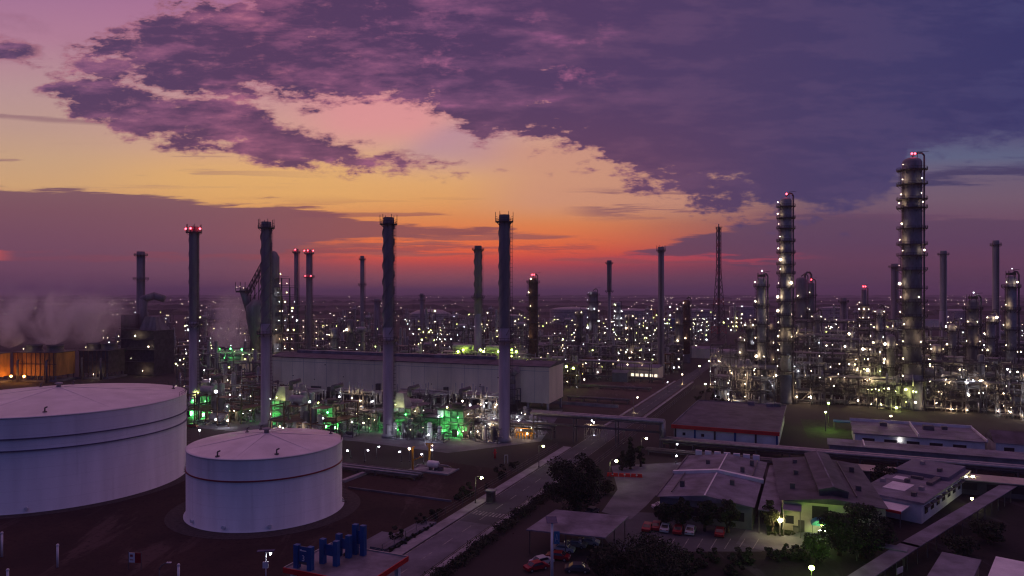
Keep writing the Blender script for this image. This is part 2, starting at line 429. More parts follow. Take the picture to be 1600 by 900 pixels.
    st3 = sstep(tS2, 0.0, 0.10) * sstep(V, 2.9, 3.05) * sstep(V, 3.5, 3.3) * sstep(U, 8.6, 9.6) * sstep(U, 12.5, 11.0)
    base = mix(st3 * 0.7, base, (116, 74, 98))
    stre = sstep(tS, 0.075, 0.15) * sstep(V, 3.0, 3.45) * sstep(V, 4.25, 3.95) * sstep(U, 2.0, 4.5)
    base = mix(stre * 0.75, base, mix(sstep(U, 8, 13), (138, 78, 88), (98, 66, 96)))
    st2 = sstep(tS, 0.07, 0.13) * sstep(V, 2.2, 2.5) * sstep(V, 3.0, 2.8) * sstep(U, 6.0, 1.0)
    base = mix(st2 * 0.75, base, (150, 108, 112))
    # low bank on the left
    bankc = cramp(V, [(2.8, (122, 84, 98)), (3.3, (118, 76, 96)), (3.8, (116, 74, 98)), (4.2, (112, 72, 98)), (4.57, (98, 68, 94))])
    bank = band(Vl, [(-14, 2.3), (0, 2.97), (1.6, 2.98), (2.6, 3.06), (3.4, 3.2), (4.3, 3.2), (5, 3.3), (6, 3.46), (7, 3.54), (8, 3.58), (8.3, 3.75), (30, 3.75)],
                [(-14, 9), (2.8, 9), (3.4, 5.2), (4.2, 4.05), (4.8, 3.78), (5.3, 3.73), (6.2, 3.74), (7, 3.71), (8, 3.66), (8.3, 3.55), (30, 3.5)], 0.035, 0.05)
    base = mix(bank * 0.94, base, mix(sstep(U, 2.5, 7.5), bankc, (134, 72, 82)))
    b2 = band(Vl, [(-14, 4), (3.9, 4.0), (4.6, 3.86), (6.0, 3.84), (8, 3.84), (9.3, 3.86), (9.5, 4.0), (30, 4)],
              [(-14, 3.9), (3.9, 4.05), (4.6, 4.03), (5.5, 4.0), (6.8, 3.96), (8, 3.90), (9.3, 3.89), (9.5, 3.9), (30, 3.9)], 0.03, 0.05)
    base = mix(b2 * 0.75, base, (140, 66, 82))
    # low bank on the right
    bk2 = band(Vl, [(-14, 4.4), (8.9, 4.2), (9.6, 4.03), (10.3, 3.86), (10.7, 3.68), (11.4, 3.6), (12.0, 3.42), (12.6, 3.38), (14, 3.42), (16, 3.39), (30, 3.3)],
               [(-14, 3.8), (8.9, 3.9), (9.6, 4.0), (11.0, 4.02), (12.2, 4.3), (12.8, 9), (30, 9)], 0.04, 0.06)
    bk2c = cramp(V, [(3.3, (94, 68, 96)), (3.8, (90, 62, 94)), (4.1, (98, 61, 89)), (4.57, (82, 58, 82))])
    base = mix(bk2 * 0.92, base, bk2c)
    rs = sstep(Vl, 3.97, 4.02) * sstep(Vl, 4.10, 4.04) * sstep(U, 9.2, 10.2) * sstep(U, 13.2, 11.5)
    base = mix(rs * 0.6, base, (196, 66, 84))
    ro = sstep(Vl, 3.93, 3.97) * sstep(Vl, 4.04, 4.0) * sstep(U, 0.3, -0.1)
    base = mix(ro * 0.6, base, (216, 90, 82))
    ln = V - U * 0.072 + nl * 0.12
    lnm = sstep(ln, 1.77, 1.80) * sstep(ln, 1.88, 1.82) * sstep(U, 4.8, 3.6)
    base = mix(lnm * 0.6, base, (138, 98, 112))
    # ---- upper clouds
    n4 = noise(U * 2.8, V * 9.0, 81.0, 7, 0.66)
    Va = Va + n4 * 0.30
    def field(Vx, top, bot, k=1.15):                  # height inside the cloud, positive inside
        f = (Vx - curve(U, top)).min(curve(U, bot) - Vx)
        return f.max(-0.7).min(0.62) * k
    Vw = V + n1 * 0.55
    lace = noise(U * 0.75, V * 2.1, 91.0, 9, 0.66) * 2.3 + noise(U * 2.1, V * 5.2, 95.0, 8, 0.68) * 1.5
    soft = 0.30
    fd = field(Vw, [(-14, 0.5), (0.3, 1.0), (0.8, 1.1), (1.2, 0.85), (1.8, 0.62), (2.3, 0.15), (2.8, -0.1), (4.2, -0.3), (5.0, -1.0), (5.6, -2.5), (7, -6), (9, -20), (30, -20)],
                [(-14, 0.5), (0.3, 0.95), (0.9, 1.25), (2, 1.40), (3, 1.62), (4.2, 1.66), (5, 1.72), (6, 1.70), (6.6, 1.74), (7.0, 2.05), (7.6, 2.32), (8.5, 2.38), (9.1, 2.42),
                 (9.5, 2.74), (10.0, 3.02), (10.7, 3.16), (11.5, 3.18), (12.3, 3.34), (13.2, 3.42), (13.9, 3.22), (14.2, 2.6), (15, 2.40), (16, 2.28), (20, 1.9), (30, 0)])
    fs = field(Vw, [(-14, 3), (0.5, 1.4), (0.9, 1.15), (2, 1.15), (3, 1.45), (4, 1.66), (4.7, 1.93), (5.3, 2.18), (6, 2.40), (6.8, 2.57), (7.4, 2.68), (7.6, 2.8), (30, 2.9)],
                [(-14, 1), (0.5, 1.45), (0.9, 1.70), (1.6, 2.0), (2.2, 2.22), (3, 2.44), (4, 2.58), (5, 2.70), (6, 2.77), (6.8, 2.77), (7.4, 2.74), (7.6, 2.65), (30, 2.6)], 1.3)
    deck = sstep(fd + lace * curve(U, [(-14, 1.0), (5, 0.95), (8, 1.0), (10, 1.1), (12.8, 0.9), (14, 0.5), (30, 0.4)]), -0.06, soft)
    strk = sstep(fs + lace * 0.75, -0.05, soft * 0.85)
    edge = band(Va, [(-14, 0.4), (-1, 0.55), (0.3, 0.62), (0.6, 0.75), (0.8, 1.0), (30, 1)], [(-14, 1.0), (-1, 0.95), (0.3, 0.9), (0.6, 0.86), (0.8, 0.8), (30, .8)], 0.10, 0.10)
    rst = band(Vl, [(-14, 3), (13.2, 2.95), (13.9, 2.78), (14.8, 2.64), (16, 2.56), (30, 2.3)], [(-14, 2.6), (13.2, 2.9), (14, 2.9), (15, 2.84), (16, 2.80), (30, 2.8)], 0.07, 0.05)
    hi = sstep(noise(U * 0.33, V * 0.8, 12.9, 6, 0.6), 0.0, 0.16) * sstep(V, 0.9, 0.0) * sstep(U, 3.4, 0.8) * 0.75
    cloud = deck.max(strk).max(edge).max(rst).max(hi)
    nc = noise(U * 0.62, V * 2.3, 21.0, 8, 0.62)
    nd = noise(U * 1.5, V * 5.6, 31.0, 7, 0.62)
    shade = nc * 1.4 + nd * 0.5 + n1 * 0.5
    cdark = cramp(U, [(0, (86, 62, 98)), (4, (84, 57, 94)), (7, (78, 55, 95)), (9, (80, 57, 98)), (11.5, (74, 58, 100)), (14, (62, 56, 102)), (16, (54, 52, 102))])
    cmid = cramp(U, [(0, (134, 88, 124)), (4, (134, 80, 116)), (7, (112, 72, 112)), (9, (96, 66, 104)), (11.5, (84, 64, 104)), (14, (72, 62, 106)), (16, (62, 60, 108))])
    clit = cramp(U, [(0, (184, 122, 146)), (4, (190, 112, 138)), (7, (168, 98, 138)), (9.0, (142, 84, 128)), (10.5, (104, 74, 112)), (16, (84, 78, 118))])
    # underside towards the glow is rosier
    low = sstep(V, 1.2, 2.8) * sstep(U, 13.0, 9.0)
    cdark = mix(low * 0.55, cdark, (106, 64, 92)); cmid = mix(low * 0.5, cmid, (120, 72, 96))
    cc = mix(sstep(shade, -0.10, 0.16), cdark, cmid)
    litz = sstep(shade, 0.10, 0.42) * sstep(U, 12.0, 8.5)
    cc = mix(litz, cc, clit)
    # rosy tufts inside the deck
    tf = sstep(noise(U * 1.1, V * 2.0, 41.0, 7, 0.65), 0.05, 0.24) * sstep(V, 0.0, 0.5) * sstep(V, 1.7, 1.2) * sstep(U, 4.6, 5.6) * sstep(U, 9.9, 9.0)
    cc = mix(tf * 0.75, cc, (188, 108, 148))
    thin = cloud * (1.0 - cloud) * 4.0
    cc = mix(thin * 0.45 * sstep(U, 12.0, 8.0), cc, (204, 124, 132))
    rstc = rst * (1.0 - deck) * 0.8
    cc = mix(rstc, cc, (74, 64, 98))
    fine = noise(U * 2.6, V * 6.5, 71.0, 8, 0.68)
    cc = mix(sstep(fine, 0.02, 0.26) * sstep(U, 8.8, 6.4) * 0.5, cc, clit)
    cc = mix(sstep(fine, -0.02, -0.22) * 0.45, cc, cdark)
    sky = mix(cloud, base, cc)
    # ---- the rest of the dome: dusk blue behind, mauve overhead
    nis = N('ShaderNodeTexSky'); nis.sky_type = 'NISHITA'; nis.sun_disc = False
    nis.sun_elevation = R(1.2); nis.sun_rotation = R(-8); nis.altitude = 50
    rear = cramp(Z, [(-0.2, (50, 46, 80)), (0.0, (46, 60, 108)), (0.25, (50, 62, 116)), (0.5, (58, 66, 120)), (1.0, (72, 74, 126))])
    front = cramp(Z, [(0.0, (96, 88, 138)), (0.35, (150, 104, 146)), (0.6, (190, 128, 156)), (1.0, (206, 136, 160))])
    rear = mix(sstep(Y, -0.45, 0.30), rear, front)
    dome = mix(sstep(Y, 0.10, 0.36), rear, sky)
    up = sstep(Z, 0.55, 0.85)
    dome = mix(up, dome, rear)
    bg = N('ShaderNodeBackground'); Lk(dome, bg.inputs[0]); bg.inputs[1].default_value = 1.0
    bg2 = N('ShaderNodeBackground'); Lk(nis.outputs[0], bg2.inputs[0]); bg2.inputs[1].default_value = 0.004
    ad = N('ShaderNodeAddShader'); Lk(bg.outputs[0], ad.inputs[0]); Lk(bg2.outputs[0], ad.inputs[1])
    out = N('ShaderNodeOutputWorld'); Lk(ad.outputs[0], out.inputs[0])
    w.cycles.sampling_method = 'MANUAL'; w.cycles.sample_map_resolution = 512
make_world()

# camera, sun, render settings
cam = bpy.data.objects.new('camera', bpy.data.cameras.new('camera')); col.objects.link(cam); sc.camera = cam
cam.location = (0, 0, CAM_H); cam.rotation_euler = (R(90), 0, 0)
cam.data.sensor_width = 36; cam.data.lens = 36 * F / 1600; cam.data.shift_y = (HZ - 450) / 1600
cam.data.clip_start = 0.5; cam.data.clip_end = 90000
sl = bpy.data.lights.new('sun', 'SUN'); sl.energy = 0.10; sl.color = (1.0, 0.45, 0.30); sl.angle = R(4)
so = bpy.data.objects.new('sun', sl); col.objects.link(so)
sd = Vector((math.sin(R(-8)), math.cos(R(-8)), math.tan(R(1.5)))).normalized()
so.rotation_euler = (-sd).to_track_quat('-Z', 'Y').to_euler()
so.location = (-200, 1500, 400)
vs = sc.view_settings; vs.view_transform = 'Standard'; vs.look = 'None'; vs.exposure = 0; vs.gamma = 1; vs.use_curve_mapping = False
cy = sc.cycles
cy.use_denoising = True; cy.denoiser = 'OPENIMAGEDENOISE'
cy.max_bounces = 5; cy.diffuse_bounces = 2; cy.glossy_bounces = 2; cy.transmission_bounces = 2; cy.volume_bounces = 2
cy.sample_clamp_indirect = 2.0; cy.sample_clamp_direct = 0.0
cy.use_light_tree = True; cy.use_adaptive_sampling = False
cy.filter_width = 1.2; cy.caustics_reflective = False; cy.caustics_refractive = False
sc.cycles.volume_step_rate = 3; sc.cycles.volume_max_steps = 96
# ================================================================ SETTING
def ground():
    mb = MB()
    xs = [-45000, -12000, -4000, -1500, -700, -300, 0, 300, 700, 1500, 4000, 12000, 45000]
    ys = [-3000, -600, -100, 100, 200, 350, 600, 1000, 1800, 4000, 10000, 22000, 45000]
    n = len(xs)
    for y in ys:
        for x in xs: mb.v.append((x, y, 0))
    for j in range(len(ys) - 1):
        for i in range(n - 1): mb.face([j * n + i, j * n + i + 1, (j + 1) * n + i + 1, (j + 1) * n + i])
    struct(mb.build('ground', M_land))
ground()
M_earth = ground_mat('bund_earth', (.040, .023, .021), (.024, .014, .014), (.068, .046, .045))
M_lot = ground_mat('lot_earth', (.085, .055, .055), (.05, .033, .034), (.13, .10, .105))
M_yard = ground_mat('yard_ground', (.022, .020, .021), (.012, .013, .011), (.05, .047, .055), .09)
def sheet(name, pts, z, m):
    mb = MB(); mb.sheet([(p[0], p[1]) for p in pts], z)
    return struct(mb.build(name, m))
def abq(a0, b0, a1, b1): return [AB(a0, b0), AB(a1, b0), AB(a1, b1), AB(a0, b1)]

# earth round the tanks, lots and aprons
sheet('tank_bund_ground', [g(-500, 930), g(560, 930), g(640, 850), g(812, 738), g(700, 722), g(560, 748), g(500, 700), g(300, 690), g(-400, 690)], 0.02, M_earth)
sheet('earth_plot', [g(880, 600), g(1085, 592), g(1052, 618), g(985, 652), g(880, 650)], 0.02, M_lot)
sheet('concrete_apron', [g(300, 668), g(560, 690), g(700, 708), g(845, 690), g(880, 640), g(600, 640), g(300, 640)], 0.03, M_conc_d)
road = MB(); road.sheet(abq(-4.0, -60, 3.6, 100), 0.05); road.sheet(abq(-3.4, 100, 3.2, 900), 0.05); struct(road.build('road', M_asph))
rl = MB()
for k in range(-10, 60): rl.sheet(abq(-0.1, k * 8, 0.1, k * 8 + 4.0), 0.06)
rl.sheet(abq(-4.0, -60, -3.85, 300), 0.06); rl.sheet(abq(3.75, -60, 3.9, 300), 0.06)
for k in range(9): rl.sheet(abq(-3.4 + k * 0.8, 11, -3.0 + k * 0.8, 13.6), 0.065)
struct(rl.build('road_markings', M_line))
pv = MB(); p0, p1 = AB(-7.2, -40), AB(-4.6, 78)
pv.prism([(q.x, q.y) for q in (AB(-7.0, -40), AB(-4.4, -40), AB(-4.4, 82), AB(-7.0, 82))], 0, 0.14)
pv.prism([(q.x, q.y) for q in (AB(4.2, -40), AB(5.4, -40), AB(5.4, 60), AB(4.2, 60))], 0, 0.14)
pv.prism([(q.x, q.y) for q in (AB(-5.2, 118), AB(-4.2, 118), AB(-4.2, 260), AB(-5.2, 260))], 0, 0.14)
pv.prism([(q.x, q.y) for q in (AB(4.2, 130), AB(5.2, 130), AB(5.2, 260), AB(4.2, 260))], 0, 0.14)
struct(pv.build('pavement', M_conc))
sheet('road_glare_slab', abq(-3.9, -60, 3.5, 6), 0.055, M_conc_d)  # paler concrete over the near road, partly painting in the glare there
sheet('paved_verge', abq(-15, -34, -7.2, -6), 0.03, M_conc_d)
sheet('parking_lot', [g(985, 800), g(1190, 808), g(1215, 850), g(1190, 862), g(960, 862), g(940, 835)], 0.03, M_asph)
sheet('side_road', [g(955, 728), g(1072, 722), g(1010, 790), g(985, 812), g(940, 800), g(965, 765)], 0.035, M_conc_d)
sheet('paved_lot', [g(1172, 818), g(1300, 822), g(1290, 850), g(1200, 862), g(1150, 850)], 0.035, M_conc_d)
sheet('garden_soil', [g(930, 850), g(1215, 850), g(1300, 850), g(1330, 940), g(880, 940)], 0.025, M_yard)
sheet('lawn', [g(1250, 655), g(1420, 660), g(1430, 690), g(1262, 684)], 0.03, M_grass)
sheet('garden_lawn', [g(1196, 818), g(1258, 818), g(1256, 832), g(1200, 834)], 0.05, M_grass)
sheet('yard_ground', [g(1240, 720), g(1700, 725), g(1760, 930), g(1330, 930), g(1290, 830)], 0.02, M_yard)
pk = MB()
for k in range(9):
    a, b = g(1010 + k * 22, 842), g(1000 + k * 22, 858); d = (b - a).normalized(); q = Vector((-d.y, d.x, 0)) * 0.08
    pk.sheet([a - q, a + q, b + q, b - q][::-1], 0.045)
struct(pk.build('parking_lines', M_line))
# kerb-like low walls crossing the bund
wl = MB(); wl.beam(g(545, 762, .2), g(705, 783, .2), .35, .5); wl.build('bund_wall', M_conc_d)
tag(col.objects['bund_wall'], 'low dark bund wall crossing the bare earth right of the small tank', 'wall')
wl = MB(); wl.beam(g(536, 752, .35), g(585, 733, .35), 1.2, .7); o = wl.build('pipe_trench_wall', M_conc)
tag(o, 'short pale concrete kerb beside the right end of the small tank', 'wall')

# far hills and tree belts
def belt(y, x0, x1, h, name, m, seed):
    r = random.Random(seed); mb = MB(); n = 260
    pts = [x0 + (x1 - x0) * i / n for i in range(n + 1)]
    hs = [h * (0.35 + 0.65 * r.random()) for _ in pts]
    b = len(mb.v)
    for x, hh in zip(pts, hs):
        yy = y + r.uniform(-40, 40)
        mb.v += [(x, yy, -0.5), (x, yy + 14, hh), (x, yy + 60, -0.5)]
    for i in range(n):
        for k in (0, 1): mb.face([b + i * 3 + k, b + i * 3 + 3 + k, b + i * 3 + 4 + k, b + i * 3 + 1 + k])
    return mb.build(name, m)
for i, (y, h) in enumerate(((1500, 12), (2100, 14), (3200, 16), (5000, 18), (8000, 22))):
    o = belt(y, -y * 1.3, y * 1.3, h, 'far_woodland', M_leafd, i)
    tag(o, 'dark far belt of trees across the plain', 'woodland', kind='stuff')
hl = MB(); n = 120
for i in range(n + 1):
    x = -24000 + 48000 * i / n; h = 60 + 40 * math.sin(i * .31) + 30 * math.sin(i * .83 + 1); hl.v += [(x, 21000, -2), (x, 22500, max(10, h * 1.0)), (x, 24400, -2)]
for i in range(n):
    for k in (0, 1): hl.face([i * 3 + k, i * 3 + 3 + k, i * 3 + 4 + k, i * 3 + 1 + k], True)
struct(hl.build('hills', M_leafd))

# haze
hb = MB(); hb.bb(-26000, -2000, -3, 26000, 25000, 150); hz_o = hb.build('haze', [])
hm = bpy.data.materials.new('haze'); hm.use_nodes = True; nt = hm.node_tree; nt.nodes.clear()
ho = nt.nodes.new('ShaderNodeOutputMaterial'); hv = nt.nodes.new('ShaderNodeVolumePrincipled')
hv.inputs['Color'].default_value = (0.78, 0.62, 0.76, 1); hv.inputs['Density'].default_value = 1.5e-4
hv.inputs['Anisotropy'].default_value = 0.0
nt.links.new(hv.outputs[0], ho.inputs['Volume']); hz_o.data.materials.append(hm)
hz_o['kind'] = 'stuff'; hz_o['label'] = 'thin mauve dusk haze over the whole plain'; hz_o['category'] = 'haze'

# ================================================================ STORAGE TANKS (near)
def big_tank(name, label, c, r, h, rise, bands, seed):
    t = thing(name, label, 'storage tank', (c[0], c[1], 0), 0)
    mb = MB(); mb.lathe([(r + .5, 0.0), (r + .5, 0.18), (r, 0.2), (r, h)], 128, cap=False); mb.build('shell', M_tankw, t)
    rf = MB(); rf.lathe([(r + .12, h - .16), (r + .12, h + .06), (r - .5, h + .12), (r * .5, h + rise * .52), (0.6, h + rise), (1e-3, h + rise + .03)], 128); rf.build('roof', M_tankr, t)
    for z, w, hh, m in bands:
        g_ = MB(); g_.ring(r + .003, r + w, z, hh, 128); g_.build('wind_girder', m, t)
    # radial rafters seen as low seams, hatches, vents, edge rail
    sm = MB()
    for k in range(6):
        a = 2 * math.pi * (k + .42) / 6; ca, sa = math.cos(a), math.sin(a)
        sm.beam((ca * 1.2, sa * 1.2, h + rise - .005), (ca * (r - .5), sa * (r - .5), h + .115), .7, .05)
    sm.build('roof_seams', M_tankr, t)
    vt = MB(); vt.lathe([(.55, h + rise - .1), (.55, h + rise + .7), (.95, h + rise + .75), (.9, h + rise + 1.0), (.05, h + rise + 1.2)], 16); vt.build('roof_vent', M_vessel, t)
    rr = random.Random(seed)
    for a, q in ((-1.9, .93), (-1.1, .88), (.6, .9), (2.4, .55), (2.0, .82)):
        h_ = MB(); x, y = math.cos(a) * r * q, math.sin(a) * r * q; zz = h + rise * (1 - q)
        h_.tube((x, y, zz), (x, y, zz + 1.0), .16, 8); h_.tube((x, y, zz + 1.0), (x + .55, y, zz + 1.25), .16, 8); h_.tube((x, y, zz - .1), (x, y, zz + .25), .45, 10)
        h_.build('gauge_pipe', M_pipe_d, t)
    rl = MB()
    for k in range(15):
        a = .1 + .075 * k; a2 = a + .075
        p = Vector((math.cos(a) * (r - .1), math.sin(a) * (r - .1), h)); p2 = Vector((math.cos(a2) * (r - .1), math.sin(a2) * (r - .1), h))
        rl.beam(p, p + Vector((0, 0, 1.1)), .07)
        for dz in (.55, 1.1): rl.beam(p + Vector((0, 0, dz)), p2 + Vector((0, 0, dz)), .06)
    rl.build('railing', M_steel_d, t, rz=0)
    st = MB(); prev = None
    for k in range(60):
        a = 0.2 + k * .022 * 16.4 / r * 1.2; z = h * k / 59
        p = Vector((math.cos(a) * (r + .6), math.sin(a) * (r + .6), z))
        st.box(p, (1.1, .35, .06), a)
        if prev: st.beam(prev + Vector((0, 0, 1)), p + Vector((0, 0, 1)), .06)
        prev = p
    st.build('spiral_stair', M_steel_d, t)
    for a in (-1.75, -1.2, -2.3):
        mh = MB(); mh.tube((math.cos(a) * (r - .2), math.sin(a) * (r - .2), 1.0), (math.cos(a) * (r + .45), math.sin(a) * (r + .45), 1.0), .38, 12); mh.build('manhole', M_tankw, t)
    return t
big_tank('storage_tank', 'very large white cone-roofed storage tank cut off by the left edge', (-116.5, 181.0), 29.8, 20.8, 3.0,
         [(16.1, .35, .22, M_bandd), (13.5, .35, .22, M_bandd)], 1)
big_tank('storage_tank', 'smaller white cone-roofed storage tank with one red-brown ring', (-54.8, 157.2), 16.4, 14.5, 2.2,
         [(10.0, .16, .28, M_bandr)], 2)
rg = MB(); rg.ring(16.9, 20.5, 0.0, .06, 64); struct(rg.build('gravel_path', M_gravel, loc=(-54.8, 157.2, 0)))
rg = MB(); rg.ring(30.3, 33.0, 0.0, .06, 96); struct(rg.build('gravel_path', M_gravel, loc=(-116.5, 181.0, 0)))

# ================================================================ CHIMNEYS
def ladder_mb(r, z0, z1, a, w=.35):
    mb = MB(); d = Vector((math.cos(a), math.sin(a), 0)); s = Vector((-d.y, d.x, 0)); b = d * (r + .35)
    for q in (-w, w): mb.beam(b + s * q + Vector((0, 0, z0)), b + s * q + Vector((0, 0, z1)), .12)
    z = z0
    while z < z1:
        mb.beam(b - s * w + Vector((0, 0, z)), b + s * w + Vector((0, 0, z)), .09)
        c = b + d * .7
        mb.beam(b - s * .45 + Vector((0, 0, z)), c + Vector((0, 0, z)), .07); mb.beam(b + s * .45 + Vector((0, 0, z)), c + Vector((0, 0, z)), .07)
        z += 1.2
    for q in (-.2, .2): mb.beam(b + d * .7 + s * q + Vector((0, 0, z0)), b + d * .7 + s * q + Vector((0, 0, z1)), .06)
    return mb
def platform(t, r, z, w, a0=0.0, a1=2 * math.pi, rail=1.15, m=None):
    p = MB(); p.ring(r + .003, r + w, z, .22, 24, a0, a1)
    n = 16; 
    for i in range(n + 1):
        a = a0 + (a1 - a0) * i / n; ca, sa = math.cos(a), math.sin(a); q = r + w - .08
        p.beam((ca * q, sa * q, z + .2), (ca * q, sa * q, z + rail), .10)
        if i < n:
            a2 = a0 + (a1 - a0) * (i + 1) / n
            for dz in (.55, rail): p.beam((ca * q, sa * q, z + dz), (math.cos(a2) * q, math.sin(a2) * q, z + dz), .09)
    for i in range(6):
        a = a0 + (a1 - a0) * (i + .5) / 6; ca, sa = math.cos(a), math.sin(a)
        p.beam((ca * r, sa * r, z - w * .8), (ca * (r + w * .9), sa * (r + w * .9), z + .02), .14)
    return p.build('platform', m or M_steel_d, t)
def chimney(label, p, H, r, strake=True, mid=None, reds=(), rods=True, lower=True, name='chimney', mats=None, group='tall chimneys over the plant', r0=None, spl=0.5, sa=1.2):
    t = thing(name, label, 'chimney', (p[0], p[1], 0), 0, group)
    r0 = r0 or r * 1.12; zs = H * spl
    if lower:
        lo = MB(); lo.lathe([(r0 * 1.25, 0), (r0 * 1.25, 1.2), (r0, 1.4), (r0 * .99, zs)], 24); lo.build('lower_shaft', (mats or (M_stack, M_stack_d))[0], t)
        up = MB(); up.lathe([(r * 1.0, zs + .003), (r, H - 2), (r * .96, H)], 24, cap=False)
        up.lathe([(r * .96, H), (r * .7, H), (r * .7, H - 6)], 24, cap=False); up.build('upper_shaft', (mats or (M_stack, M_stack_d))[1], t)
    else:
        sh = MB(); sh.lathe([(r0, 0), (r, H), (r * .75, H), (r * .75, H - 4)], 24, cap=False); sh.build('shaft', (mats or (M_stack_d, M_stack_d))[1], t)
    if strake:
        sk = MB(); z0 = H * .47; z1 = H - 2.5; n = 150; pitch = r * 2 * 4.6
        for j in range(3):
            b = len(sk.v)
            for i in range(n + 1):
                z = z0 + (z1 - z0) * i / n; a = 2 * math.pi * (z / pitch + j / 3)
                for rr_, dz in ((r * .96, -.45), (r * sa, 0), (r * .96, .45)): sk.v.append((rr_ * math.cos(a), rr_ * math.sin(a), z + dz))
            for i in range(n):
                for k in (0, 1): sk.face([b + i * 3 + k, b + i * 3 + 3 + k, b + i * 3 + 4 + k, b + i * 3 + 1 + k], True)
        sk.build('strake', (mats or (M_stack, M_stack_d))[1], t)
    platform(t, r * 1.02, H - 2.4, max(1.0, r * .65))
    if mid: platform(t, max(r, r0) * 1.1, mid, max(1.2, r * .7), rail=1.2)
    if rods:
        for k in range(6):
            q = MB(); a = 2 * math.pi * k / 6; x, y = math.cos(a) * (r * 1.02 + max(1.0, r * .65) - .1), math.sin(a) * (r * 1.02 + max(1.0, r * .65) - .1)
            q.beam((x, y, H - 2.3), (x, y, H + .9), .16); q.beam((x, y, H - .6), (x * .8, y * .8, H - .6), .12); q.build('lightning_rod', M_steel_d, t)
    ladder_mb(max(r, r0 * .98), 2, H - 2, -1.3 + (hash(label) % 5) * 0 + (0.9 if p[0] < 0 else -.5)).build('ladder', M_steel_d, t)
    for z, k in reds:
        for i in range(k):
            a = -math.pi / 2 + (i - (k - 1) / 2) * 1.25; q = r + max(1.0, r * .65)
            lamp('red', t, (math.cos(a) * q, math.sin(a) * q, z))
    return t
T = 73.0
chimney('dark plain chimney rising from the boiler house beyond the steam', at(220, 430), 73, 2.3, False, rods=False, lower=False, mid=56, r0=2.5)
chimney('tall near chimney with three red lights, behind the gap between the white tanks', at(303, 273), 73.5, 1.75, True, 35.5, [(72.6, 3)], r0=1.8, sa=1.1)
chimney('tall strake-wound chimney behind the small tank', at(416, 254), 73.5, 1.75, True, 33.0, r0=1.9)
chimney('tall strake-wound chimney standing mid-way along the long hall', at(607, 233.6), 72.9, 1.75, True, 32.0, r0=1.85)
chimney('strake-wound hall-end chimney, rightmost of the four near ones', at(788, 226.6), 73.0, 1.75, True, 32.2, r0=1.85, sa=1.12)
chimney('thin chimney, left of the far red-lit pair behind the reactor', at(463, 420), 74.0, 1.25, False, None, [(73.4, 1)], False, False, r0=1.4)
chimney('chimney with red lights at its top and half-way', at(483, 420), 73.5, 1.7, False, 57.0, [(72.9, 3), (57.8, 2)], False, False, r0=1.8)
chimney('slender dark chimney seen alone beyond the hall roof', at(566, 480), 72.9, 1.35, False, 53, (), False, False, r0=1.6)
chimney('shorter ribbed chimney left of the hall-end one', at(747, 380), 73.2, 2.0, True, 45, (), False, True, r0=2.0)
chimney('far pale chimney with a wider capped upper half', at(952, 560), 73.5, 1.9, False, 48.5, (), False, True, r0=1.25, mats=(M_stack, M_stack_d), spl=.66)
chimney('dark slim chimney standing by the blue tank', at(1033, 410), 74.5, 1.65, False, None, (), True, False, r0=1.9)
chimney('thick dark square-topped chimney behind the widest column', at(1398, 480), 67.6, 2.3, False, None, (), False, False, r0=2.4)
chimney('pale plain chimney just right of the widest column', at(1474, 430), 73.4, 1.9, False, None, (), False, True, r0=2.2, mats=(M_stack, M_stack))
chimney('pale plain chimney near the right edge', at(1556, 350), 73.8, 1.5, False, None, (), False, True, r0=1.9, mats=(M_stack, M_stack))
chimney('short stubby chimney right of the twin columns', at(1318, 400), 45, 1.7, False, None, (), False, False, r0=1.8)
chimney('short far chimney above the pale tank dome', at(659, 700), 47, 1.9, False, 40, (), False, False, r0=2.2)
chimney('squat dark far stack left of the mid-way chimney', at(589, 760), 41, 3.2, False, None, (), False, False, r0=3.4)

